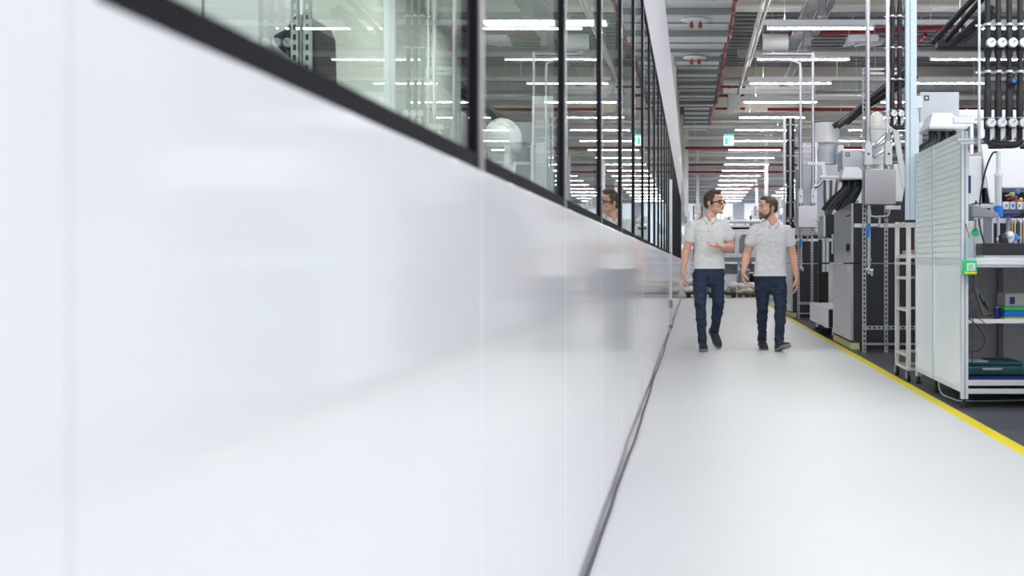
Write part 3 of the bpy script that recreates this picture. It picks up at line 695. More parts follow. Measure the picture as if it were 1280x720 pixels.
# ------------------------------------------------------------------ service bays: slotted struts, steel box, conduits
def bay(d, ztl, ptops, lab):
    t = thing('service_frame', lab, 'service frame', (1.99, d, 0))
    for i, x in enumerate((1.885, 2.125)):
        link('slotted_strut', MB().strut((x, d, 0), (x, d, ztl if i == 0 else 2.25), .041), galv, t)
    link('slotted_strut', MB().strut((1.865, d-.004, .27), (2.75, d-.004, .27), .041), galv, t)
    link('tie_bar', MB().box(1.865, 2.75, d+.03, d+.05, .075, .10), galv, t)
    bx = link('steel_box', MB().box(1.868, 2.208, d-.17, d-.005, 1.615, 2.0), steel, t, .012)
    link('box_lid_edge', MB().box(1.872, 2.204, d-.174, d-.17, 1.622, 1.992).ell((1.95, d-.175, 1.8), (.006, .004, .006)), steel, bx)
    for i, (x, top) in enumerate(zip((1.915, 2.135), ptops)):
        cbx = link('conduit_box', MB().prism([(x-.035, 2.05), (x+.04, 2.05), (x+.04, 2.26), (x+.012, 2.31), (x-.02, 2.31), (x-.035, 2.26)], 'y', d-.12, d-.02), white_paint, t, .005)
        link('screw', MB().cyl((x, d-.126, 2.17), (x, d-.12, 2.17), .012, 10), black_m, cbx)
        link('nipple', MB().cyl((x, d-.07, 2.0), (x, d-.07, 2.05), .022, 12), steel, t)
        b = MB()
        if top > 5: b.cyl((x, d-.07, 2.31), (x, d-.07, top), .025, 14)
        else:
            b.tube([(x, d-.07, 2.31), (x, d-.07, 3.4), (x, d-.07, top-.16), (x-.045, d-.07, top-.04), (x-.16, d-.07, top), (x-.4, d-.07, top+.005), (x-.68, d-.07, top)] if i == 0 else [(x, d-.07, 2.31), (x, d-.07, 3.4), (x, d-.07, top)], .025, 12)
            if i: b.cyl((x-.9, d-.07, top+.0), (x+.03, d-.07, top+.0), .028, 12).cyl((x, d-.07, top-.08), (x, d-.07, top+.03), .038, 12)
        b.cyl((x, d-.07, 2.31), (x, d-.07, 2.38), .034, 14).cyl((x, d-.07, 2.44), (x, d-.07, 2.47), .034, 14)
        link('conduit', b, steel_pipe, t)
    link('bracket', MB().box(1.86, 2.24, d-.03, d-.0, 3.05, 3.075).box(1.86, 2.24, d-.03, d, 3.1, 3.12), galv, t)
    pu = MB().tube([(1.93, d-.09, 1.615), (1.93, d-.09, 1.54), (1.96, d-.09, 1.49), (2.05, d-.09, 1.485), (2.13, d-.09, 1.50), (2.15, d-.09, 1.56), (2.15, d-.09, 1.615)], .014)
    pu.cyl((2.04, d-.09, 1.485), (2.04, d-.09, 1.42), .014).tube([(2.04, d-.09, 1.42), (2.02, d-.09, 1.385), (1.92, d-.09, 1.38)], .014).cyl((1.925, d-.09, 1.615), (1.925, d-.09, .95), .020).cyl((1.925, d-.09, 1.0), (1.925, d-.09, 1.03), .028).cyl((1.925, d-.09, 1.5), (1.925, d-.09, 1.56), .026)
    link('drain_pipe', pu, steel_pipe, t)
    link('lever', MB().loft([(1.915, d-.125, 1.405), (1.91, d-.13, 1.36), (1.905, d-.13, 1.26)], [(.02, .008), (.022, .008), (.014, .007)], 10), blue_m, t)
    link('tap', MB().cyl((1.925, d-.09, .86), (1.925, d-.09, .95), .016).cyl((1.90, d-.09, .90), (1.97, d-.09, .90), .016).cyl((1.955, d-.1, .84), (1.955, d-.1, .90), .013).ell((1.905, d-.1, .91), (.022, .02, .02)), alu, t)
    return t
bay(13.2, 3.1, (6.2, 6.2), 'slotted steel frame with steel box and blue lever before the nearer black cabinet')
bay(21.4, 2.3, (4.58, 4.70), 'slotted steel frame with steel box before the farther black cabinet')

# ------------------------------------------------------------------ electrical cabinets
def cabinet(y0, y1, x1, lab, front=1.80, top=1.66, plinth=True):
    t = thing('switch_cabinet', lab, 'cabinet', (front, y0, 0))
    link('side_panel', MB().box(front+.03, x1, y0, y1, .08, .97).box(front+.03, x1, y0, y1, .985, top), black_panel, t, .004)
    link('band', MB().box(front+.031, x1, y0-.006, y0, 1.385, 1.43), white_paint, t)
    d1 = link('door', MB().box(front-.012, front+.028, y0+.01, y1+.02, .10, .97), steel, t, .004)
    link('label_plate', MB().box(front-.0135, front-.012, y0+.02, y0+.25, .88, .95), dial_m, d1)
    d2 = link('door', MB().prism([(y0+.01, .985), (y1, .985), (y1, top-.04), (y0+.3, top-.005), (y0+.01, top)], 'x', front+.0, front+.028), steel, t, .003)
    link('knob', MB().ell((front-.012, y0+.25, 1.16), (.02, .06, .05)), black_m, d2)
    link('slot', MB().box(front-.002, front+.0, y0+.05, y0+.5, 1.52, 1.535), black_m, d2)
    link('grab_bar', MB().cyl((front-.03, y1-.1, 1.1), (front-.03, y1-.1, 1.35), .015).cyl((front-.03, y1-.1, 1.12), (front, y1-.1, 1.12), .01).cyl((front-.03, y1-.1, 1.33), (front, y1-.1, 1.33), .01), alu, d2)
    if plinth: link('plinth', MB().box(front-.01, front+.09, y0-.03, y1, 0, .075), mat('plinth_yellow', (.62, .58, .32), .5), t, .003)
    link('base', MB().box(front+.09, x1-.02, y0+.03, y1, 0, .08), black_m, t)
    return t
cabinet(13.62, 15.3, 3.1, 'near switch cabinet with grey steel doors and black side panel')
cabinet(21.9, 23.2, 3.0, 'far switch cabinet with narrow grey door and black side panel', top=1.50)
# white low platform
pf = thing('low_platform', 'low white box platform on short legs beside the yellow line', 'platform', (1.78, 15.8, 0))
link('body', MB().box(1.78, 2.5, 15.7, 18.1, .14, .37), black_panel, pf, .006)
link('front_panel', MB().box(1.765, 1.78, 15.7, 18.1, .13, .375), white_paint, pf, .002); link('top', MB().box(1.765, 2.5, 15.7, 18.1, .3752, .39), white_paint, pf, .003)
for yy in (15.85, 17.9):
    l = link('leg', MB().cyl((1.86, yy, .03), (1.86, yy, .14), .022), alu, pf); link('foot', MB().cyl((1.86, yy, 0), (1.86, yy, .03), .035), black_m, l)
link('cross_bar', MB().cyl((1.86, 15.85, .08), (2.4, 15.85, .08), .015), alu, pf)
pl = thing('support_stand', 'white upright stand with arm rising behind the low platform', 'stand', (X(1037, 18.3), 18.3, 0))
xq = X(1036, 18.3)
link('upright', MB().box(xq, xq+.07, 18.3, 18.36, .3, Z(330, 18.3)), cream_paint, pl, .004); link('arm', MB().box(xq-.04, xq+.22, 18.28, 18.38, Z(334, 18.3), Z(328, 18.3)), cream_paint, pl, .004)
link('foot_block', MB().box(xq-.06, xq+.2, 18.2, 18.45, 0, .34), grey_paint, pl, .006)
# black motor box with tubes on a machine between the cabinets
mh = thing('filling_machine', 'dark machine with black box and silver cylinders beyond the near cabinet', 'machine', (1.95, 17.2, 0))
link('motor_box', MB().box(X(1032, 17), 2.3, 17.0, 17.6, Z(297, 17), Z(268, 17)), black_m, mh, .008); link('box_side', MB().box(X(1026, 17.3), X(1032, 17), 17.0, 17.7, Z(296, 17), Z(269, 17)), grey_paint, mh, .006)
link('frame', MB().box(1.95, 2.0, 18.6, 18.66, 0, 1.35).box(2.6, 2.65, 18.6, 18.66, 0, 1.35).box(1.95, 2.65, 18.7, 18.75, .05, 1.3), black_m, mh)
for i, px in enumerate((1028.5, 1033)):
    cc = link('cylinder', MB().cyl((X(px, 17.2), 17.1, Z(340, 17)), (X(px, 17.2), 17.1, Z(297, 17)), .022+.006*i), alu, mh); link('clamp', MB().cyl((X(px, 17.2), 17.1, Z(330, 17)), (X(px, 17.2), 17.1, Z(328, 17)), .035), black_m, cc)
link('tube_bundle', MB().tube([(X(1034, 17), 17.1, Z(270, 17)), (X(1033, 17), 17.2, Z(250, 17)), (X(1034, 17), 17.3, Z(224, 17))], .02).tube([(X(1036, 17), 17.1, Z(270, 17)), (X(1040, 17), 17.2, Z(250, 17)), (X(1042, 17), 17.3, Z(224, 17))], .02).tube([(X(1039, 17), 17.1, Z(270, 17)), (X(1046, 17), 17.2, Z(245, 17)), (X(1050, 17), 17.3, Z(222, 17))], .018), hose_m, mh)
link('connector', MB().ell((X(1044, 16), 16, Z(273, 16)), (.04, .04, .045)).cyl((X(1041, 16), 16, Z(279, 16)), (X(1046, 16), 16, Z(279, 16)), .02), black_m, mh)
link('top_bar', MB().box(X(1026, 17.4), X(1052, 17.4), 17.45, 17.5, Z(222, 17.4), Z(219, 17.4)), white_paint, mh, .003)
hood_unit(X(1055, 14.5), X(1077, 14.5), 14.5, Z(222, 14.5), 'small white hood with thick black cables above the near cabinet', .38)
control_box(X(1053, 14.7), X(1079, 14.7), 14.7, Z(211, 14.7), Z(187, 14.7), 'small grey control box above the white cable hood')
# white tower
tt = thing('filter_tower', 'tall white cylindrical filter tower above the far cabinet', 'filter tower', (2.5, 22.3, 0))
ct = X(1033, 22.4)
link('drum', MB().cyl((ct, 22.4, Z(179, 22.4)), (ct, 22.4, Z(154, 22.4)), .245, 32), white_paint, tt)
link('neck', MB().cyl((ct, 22.4, Z(206, 22.4)), (ct, 22.4, Z(179.6, 22.4)), .18, 32).cyl((ct, 22.4, Z(180, 22.4)), (ct, 22.4, Z(179, 22.4)), .2, 32), grey_paint, tt)
link('rim', MB().cyl((ct, 22.4, Z(154, 22.4)), (ct, 22.4, Z(153, 22.4)), .25, 32), black_m, tt)
link('body', MB().box(X(1003, 22), X(1055, 22), 22.0, 23.6, 1.50, Z(206, 22)), grey_paint, tt, .01)
link('side_box', MB().box(X(1003, 22), X(1018, 22), 22.0, 22.6, Z(206, 22), Z(181, 22)), white_paint, tt, .02); link('side_box', MB().box(X(1047, 22), X(1055, 22), 22.0, 22.6, Z(206, 22), Z(181, 22)), white_paint, tt, .02)
link('rail', MB().box(X(1019, 21.9), X(1021.5, 21.9), 21.9, 21.95, Z(290, 21.9), Z(178, 21.9)).strut((X(996, 21.9), 21.88, Z(190, 21.9)), (X(1021, 21.9), 21.88, Z(190, 21.9)), .03), alu, tt)
link('base_cabinet', MB().box(3.05, 3.6, 22.0, 23.6, 0, 1.5), grey_mid, tt)
link('piping', MB().tube([(X(1014, 21.8), 21.8, Z(232, 21.8)), (X(1022, 21.8), 21.8, Z(232, 21.8)), (X(1028, 21.8), 21.8, Z(225, 21.8)), (X(1036, 21.8), 21.8, Z(226, 21.8))], .035), alu, tt)
# white machine body behind conduits, silver tubing
mb2 = thing('process_machine', 'white and silver machine body behind the steel box and conduits', 'machine', (2.3, 14.0, 0))
link('body', MB().box(X(1117, 13.9), X(1131, 13.9), 13.9, 15, 1.69, Z(205, 13.9)), white_paint, mb2, .008)
link('panel', MB().box(X(1078, 15.6), X(1131, 15.6), 15.6, 15.7, 1.0, Z(212, 15.6)), grey_paint, mb2, .004)
for k, (a, b_) in enumerate((((1090, 183), (1118, 160)), ((1086, 188), (1118, 170)), ((1092, 196), (1122, 178)))):
    link('tubing', MB().tube([(X(a[0], 14.2), 14.2, Z(a[1], 14.2)), (X(a[0]+8, 14.2), 14.25, Z(a[1]-5, 14.2)), (X(b_[0], 14.2), 14.3, Z(b_[1], 14.2)), (X(b_[0]+12, 14.2), 14.3, Z(b_[1]-1, 14.2))], .028), alu, mb2)
link('round_housing', MB().cyl((X(1096, 14.6), 14.6, Z(215, 14.6)), (X(1096, 14.6), 14.6, Z(192, 14.6)), .08, 20).box(X(1086, 14.4), X(1104, 14.4), 14.4, 14.5, Z(205, 14.4), Z(196, 14.4)), white_paint, mb2)
link('dome', MB().ell((X(1096, 17.5), 17.5, Z(170, 17.5)), (.16, .16, .36)), cream_paint, mb2)
# leaning black hose ducts
hb = thing('hose_bundle', 'bundle of thick dark hoses rising diagonally above the white filter tower', 'hoses', (X(1042, 22), 22, Z(160, 22)))
for k, off in enumerate((0, 7, 14, 3)):
    b = MB(); P0 = (X(1042+off, 22), 22-.1*k, Z(158-off*.2+(4 if k == 3 else 0), 22)); P1 = (X(1068+off, 22), 22-.1*k, Z(140-off*.4, 22)); P2 = (X(1108+off*.5, 21.5), 21.5-.1*k, Z(106+off*.6, 21.5))
    link('hose', b.tube([P0, P1, P2, (P2[0]+.4, P2[1], P2[2]+.25)], .055 if k < 3 else .04), black_m, hb)
hb2 = thing('hose_bundle', 'four fat black ducts slanting up at the upper right beside the black pipes', 'ducts', (X(1183, 16), 16, Z(52, 16)))
for (ax, ay, bx_, by_, r) in ((1166, 53, 1222, -8, .040), (1183, 50, 1232, -6, .036), (1187, 58, 1240, 10, .045), (1203, 52, 1246, 14, .045)):
    link('duct_tube', MB().cyl((X(ax, 16), 16, Z(ay, 16)), (X(bx_, 15), 15, Z(by_, 15)), r, 16), hose_m if ax > 1200 else black_m, hb2)
link('hanger_rod', MB().cyl((X(1200, 16.3), 16.3, Z(47, 16.3)), (X(1200, 16.3), 16.3, 7.8), .01, 8), galv, hb2); link('manifold', MB().box(X(1172, 16.2), X(1240, 16.2), 16.2, 16.4, Z(60, 16.2), Z(47, 16.2)), black_m, hb2, .02)

# ------------------------------------------------------------------ trolley
tr = thing('rack_trolley', 'narrow cream frame trolley on castors between bench and black cabinet', 'trolley', (2.0, 10.2, 0))
for (x, y) in ((1.765, 9.9), (1.765, 10.45), (2.25, 9.9), (2.25, 10.45)):
    link('post', MB().box(x, x+.035, y, y+.035, .09, 1.335), cream_paint, tr, .002)
    c_ = link('castor', MB().cyl((x+.005, y+.017, .045), (x+.03, y+.017, .045), .045, 18), rubber, tr)
    link('fork', MB().box(x-.004, x+.003, y+.0, y+.034, .03, .09).box(x+.032, x+.039, y, y+.034, .03, .09).box(x-.004, x+.039, y, y+.034, .08, .09), steel, c_)
for z in (.09, .20, .575, .84, .965, 1.02, 1.30):
    b = MB().box(1.77, 1.795, 9.935, 10.45, z, z+.022).box(2.255, 2.28, 9.935, 10.45, z, z+.022)
    b.box(1.80, 2.25, 10.455, 10.48, z, z+.022)
    if z in (.09, 1.02, 1.30): b.box(1.80, 2.25, 9.905, 9.93, z, z+.022)
    link('rung', b, cream_paint, tr)
link('shelf', MB().box(1.80, 2.25, 9.94, 10.45, 1.044, 1.054), cream_paint, tr)
link('drip_tray', MB().box(1.82, 2.23, 9.96, 10.43, 1.054, 1.085), mat('tray_pink', (.52, .25, .25), .5), tr, .003)
for (z, n_, m_, nm, lab) in ((.62, 1, black_m, 'black_crate', 'black crate on the lower shelf of the trolley'),):
    pass
t = thing('clamp_fixture', 'black and silver clamp standing in the middle of the trolley', 'clamp', (2.0, 10.2, .862))
link('body', MB().box(1.92, 2.08, 10.1, 10.3, .865, .93), black_m, t, .01); link('rod', MB().cyl((1.97, 10.2, .93), (1.97, 10.2, 1.02), .02).ell((2.05, 10.15, .96), (.03, .03, .035)), alu, t)
link('base', MB().box(1.80, 2.25, 10.0, 10.4, .855, .865), steel, t)
t = thing('red_parts_bin', 'red bin at the top right of the trolley shelf', 'bin', (2.12, 10.2, 1.086))
link('bin', MB().box(1.98, 2.2, 10.0, 10.35, 1.087, 1.17), red_pipe, t, .006); link('rim', MB().box(1.97, 2.21, 9.99, 10.36, 1.165, 1.18), red_pipe, t, .003)

# ------------------------------------------------------------------ off-frame machine seen only in the glass
em = thing('enclosed_machine', 'large white enclosed machine mirrored in the first window', 'machine', (3.0, 4.5, 0))
link('body', MB().box(2.4, 4.2, 2.2, 7.2, .1, 1.0), grey_paint, em, .02); link('upper_body', MB().box(2.5, 4.2, 2.2, 7.2, 1.0, 2.3), white_paint, em, .02)
for y in (2.6, 4.2, 5.8): link('window', MB().box(2.49, 2.5, y, y+1.1, 1.2, 2.0), win_dark, em, .003)
link('plinth', MB().box(2.45, 4.2, 2.3, 7.1, 0, .1), black_m, em)

# ================================================================== FAR BACKGROUND
pm = thing('packing_machine', 'white machine with two dark rounded windows beyond the walking men', 'machine', (1.6, 38, 0))
b = MB().box(X(895, 38), X(985, 38), 38, 40, Z(322, 38), Z(283, 38)); link('housing', b, white_paint, pm, .03)
link('top_rail', MB().box(X(895, 38), X(985, 38), 38.0, 38.1, Z(287, 38), Z(282, 38)), white_paint, pm, .01)
for (a, c_) in ((902, 919), (924, 941), (946, 963)):
    w_ = MB().prism([(X(a+3, 38), Z(293, 38)), (X(c_, 38), Z(293, 38)), (X(c_-1, 38), Z(316, 38)), (X(a, 38), Z(316, 38)), (X(a, 38), Z(300, 38))], 'y', 37.97, 38.0)
    link('window', w_, mat('pm_win', (.30, .30, .34), .12), pm, .03)
link('tube', MB().cyl((X(903, 37.8), 37.8, Z(277, 37.8)), (X(975, 37.8), 37.8, Z(277, 37.8)), .06, 14), alu_pale, pm)
link('tray', MB().box(X(895, 38), X(985, 38), 37.8, 39.8, Z(327, 38), Z(322, 38)), grey_mid, pm)
for px in (896, 922, 950, 980): link('leg', MB().box(X(px, 38), X(px+3, 38), 38, 38.1, 0, Z(327, 38)), white_paint, pm)
link('lower_body', MB().box(X(897, 38), X(983, 38), 38.4, 39.7, .35, Z(330, 38)), mat('lower_grey', (.30, .32, .36), .5), pm)
link('crossbar', MB().box(X(896, 38), X(983, 38), 38.02, 38.08, Z(345, 38), Z(343, 38)), alu, pm)
# crates under it
for i, (a, c_, t0, m_, lab) in enumerate(((906, 921, 343, white_paint, 'white crate under the far machine beside the left man'), (924, 936, 336, grey_mid, 'dark grey crate under the middle of the far machine'), (938, 950, 340, frame_dark, 'black crate under the far machine behind the right man'), (952, 982, 338, grey_mid, 'wide grey crate under the right end of the far machine'))):
    t = thing('crate', lab, 'crate', (X(a, 37), 37, 0)); link('body', MB().box(X(a, 37), X(c_, 37), 37.0, 37.6, .1, Z(t0, 37)), m_, t, .02); link('skid', MB().box(X(a+1, 37), X(c_-1, 37), 37.02, 37.55, 0, .1), wood_m, t)
    link('rim', MB().box(X(a, 37)-.02, X(c_, 37)+.02, 36.98, 37.62, Z(t0, 37)-.05, Z(t0, 37)), alu_pale, t)
# pallets with cream bags
def pallet(px0, px1, d, pyt, m, lab, nb, seed):
    random.seed(seed); x0, x1 = X(px0, d), X(px1, d); zt = Z(pyt, d)
    t = thing('pallet_tray', lab, 'pallet', ((x0+x1)/2, d, 0))
    link('tray', MB().box(x0, x1, d, d+.9, .1, zt-.05).box(x0-.02, x1+.02, d-.02, d+.92, zt-.05, zt), m, t, .01)
    for k in range(3): link('skid', MB().box(x0+k*(x1-x0-.12)/2, x0+k*(x1-x0-.12)/2+.12, d, d+.9, 0, .1), m, t)
    for k in range(nb):
        px = x0+.1+(x1-x0-.2)*(k % 5)/4+random.uniform(-.04, .04); z = zt+.07+.13*(k//5)
        r = MB().ell((px, d+.25+.2*(k % 3), z), (random.uniform(.11, .19), .16, random.uniform(.07, .13)), Matrix.Rotation(random.uniform(-.5, .5), 3, 'Y'))
        o = single('material_bag', r, bag_m, 'crumpled cream bag heaped on a far pallet tray', 'bag', (px, d+.25, z), 'cream bags on the far pallets')
        bo = o.modifiers.new('d', 'DISPLACE'); tx = bpy.data.textures.get('bagtex') or bpy.data.textures.new('bagtex', 'CLOUDS'); tx.noise_scale = .12; bo.texture = tx; bo.strength = .08
pallet(858, 920, 34.5, 366, black_m, 'dark tray on skids behind the left man', 13, 1)
pallet(923, 946, 35.2, 367, mat('dark_wood', (.10, .06, .045), .6), 'brown wooden tray on skids beside the right man', 10, 2)
# wire cart at left
wc = thing('wire_cart', 'light wire shelf cart beyond the end of the glossy wall', 'cart', (X(858, 36.6), 36.6, 0))
x0, x1 = X(850, 36.6), X(872, 36.6)
for x in (x0, x1): link('post', MB().box(x-.02, x+.02, 36.6, 36.64, .12, 1.1), alu, wc); link('castor', MB().cyl((x-.03, 36.65, .07), (x+.03, 36.65, .07), .07), rubber, wc)
for z in (.14, .42, .7, .98): link('shelf', MB().box(x0, x1, 36.6, 37.2, z, z+.04), alu_pale, wc)
for z, c0, m_ in ((.18, .1, white_paint), (.46, .15, frosted), (.74, .12, alu_pale)):
    for k in range(2): single('cart_bin', MB().box(x0+.04+k*.27, x0+.26+k*.27, 36.65, 37.1, z+.005, z+.17), m_, 'small pale bin on the wire cart shelves', 'bin', (x0+.04+k*.27, 36.65, z), 'bins on the wire cart', bevel=.01)
# tall racks and steel posts in the distance
random.seed(11)
dist = [(848, 862, 44, 2.9), (866, 878, 50, 3.4), (880, 893, 58, 3.0), (905, 918, 62, 3.4), (938, 952, 55, 3.2), (956, 972, 47, 2.7), (968, 984, 60, 4.0), (984, 1006, 40, 3.0), (920, 936, 70, 3.6)]
for i, (a, c_, d, hh) in enumerate(dist):
    w0, w1 = X(a, d), X(c_, d)
    t = thing('storage_rack', 'tall pale storage rack standing far down the hall', 'rack', (w0, d, 0), 'racks far down the hall')
    for x in (w0, w1-.05): link('upright', MB().box(x, x+.06, d, d+.06, 0, hh).box(x, x+.06, d+.9, d+.96, 0, hh), [alu_pale, maroon, alu_pale][i % 3], t)
    z = .3
    while z < hh:
        link('shelf_level', MB().box(w0+.06, w1-.05, d, d+.96, z, z+.06), alu_pale, t); 
        for k in range(3):
            ww = (w1-w0-.16)/3; hb_ = random.uniform(.25, .5)
            link('load', MB().box(w0+.08+k*ww, w0+.08+k*ww+ww*.85, d+.1, d+.85, z+.06, z+.06+hb_), random.choice([white_paint, grey_paint, frosted, white_paint, mat('blue_grey', (.35, .42, .52), .5)]), t)
        z += .7
# distant machines to the right and slim ceiling-high columns
for i, (a, c_, d, hh, m_) in enumerate(((1006, 1040, 30, 2.2, grey_paint), (1040, 1100, 27, 2.6, white_paint), (1100, 1180, 24, 2.5, grey_paint), (1130, 1240, 17, 2.1, grey_paint))):
    t = thing('machine_cabinet', ['grey machine cabinet behind the far black cabinet', 'white machine cabinet behind the near black cabinet', 'grey machine cabinet far behind the pale column', 'grey machine cabinet behind the hood frame'][i], 'machine cabinet', (X(a, d), d, 0))
    link('body', MB().box(X(a, d), X(c_, d), d, d+2, .1, hh), m_, t, .02); link('plinth', MB().box(X(a, d)+.03, X(c_, d)-.03, d+.03, d+1.9, 0, .1), black_m, t)
    link('vent', MB().box(X(a, d)+.2, X(a, d)+.6, d-.01, d, hh-.5, hh-.2), grey_mid, t)
for i, (px, d) in enumerate(((1000, 48), (958, 52), (858, 47), (872, 62), (946, 66))):
    single('steel_column', MB().box(X(px, d)-.08, X(px, d)+.08, d, d+.02, 0, 6.85).box(X(px, d)-.08, X(px, d)+.08, d+.14, d+.16, 0, 6.85).box(X(px, d)-.01, X(px, d)+.01, d+.02, d+.14, 0, 6.85), white_paint if i else grey_paint, 'slim steel column carrying the roof far down the hall', 'column', (X(px, d), d, 0), 'far roof columns')
# tall windows in the back wall
for i in range(7):
    x = -1.5+i*2.6
    w_ = struct('window_%d' % (40+i), MB().box(x, x+1.9, 87.9, 87.98, 2.0, 2.08).box(x, x+1.9, 87.9, 87.98, 5.4, 5.48).box(x, x+.08, 87.9, 87.98, 2.0, 5.48).box(x+.91, x+.99, 87.9, 87.98, 2.0, 5.48).box(x+1.82, x+1.9, 87.9, 87.98, 2.0, 5.48), grey_paint)
    link('pane', MB().box(x+.08, x+1.82, 87.95, 87.97, 2.08, 5.4), mat('daylight_pane', (.80, .88, 1), .3, emit=.3), w_)
# ================================================================== PEOPLE
def rnd_tex(name, size):
    t = bpy.data.textures.get(name) or bpy.data.textures.new(name, 'CLOUDS'); t.noise_scale = size; t.noise_depth = 2; return t
def remesh(o, vox, smooth=4, disp=0, size=.08, tex='cloth'):
    r = o.modifiers.new('remesh', 'REMESH'); r.mode = 'VOXEL'; r.voxel_size = vox; r.use_smooth_shade = True
    s = o.modifiers.new('smooth', 'SMOOTH'); s.factor = .5; s.iterations = smooth
    if disp:
        d = o.modifiers.new('folds', 'DISPLACE'); d.texture = rnd_tex(tex, size); d.strength = disp; d.mid_level = .5; d.texture_coords = 'LOCAL'
    return o
def hand(M_, wrist, u, n, s, curl=.35, spread=.0, thumb_in=.4, sc=1.0):
    """palm and five fingers; u: finger direction, n: palm normal (fingers curl toward it), s: thumb side"""
    W = Vector(wrist); u = Vector(u).normalized(); n = (Vector(n)-u*Vector(n).dot(u)).normalized(); s = (Vector(s)-u*Vector(s).dot(u)-n*Vector(s).dot(n)).normalized()
    M_.loft([W-u*.02*sc, W+u*.02*sc, W+u*.055*sc, W+u*.092*sc], [(.027*sc, .021*sc), (.033*sc, .019*sc), (.041*sc, .018*sc), (.039*sc, .013*sc)], 12, side=s)
    for i, (off, L, r, b) in enumerate(((.030, .078, .0090, -.004), (.0105, .086, .0093, .0), (-.0105, .080, .0088, -.002), (-.030, .062, .0078, -.010))):
        p = W+u*(.086+b)*sc+s*off*sc; pts = [p-u*.02*sc, p]; ang = curl*(.55+.18*i); a = 0
        for j, fr_ in enumerate((.45, .31, .24)):
            a += ang*(1.0 if j else .7); dirv = (u*math.cos(a)+n*math.sin(a)+s*spread*(1.5-i)*.12).normalized(); p = p+dirv*L*fr_*sc; pts.append(p)
        M_.loft(pts, [r*sc*1.05, r*sc*1.05, r*sc, r*.92*sc, r*.78*sc], 8, side=s)
    p = W+u*.022*sc+s*.024*sc+n*.004*sc; d1 = (s*.62+u*.7+n*thumb_in*.8).normalized(); d2 = (s*.25+u*.9+n*thumb_in).normalized()
    M_.loft([p, p+d1*.042*sc, p+d1*.042*sc+d2*.03*sc, p+d1*.042*sc+d2*.052*sc], [.0145*sc, .0125*sc, .0105*sc, .0085*sc], 8)

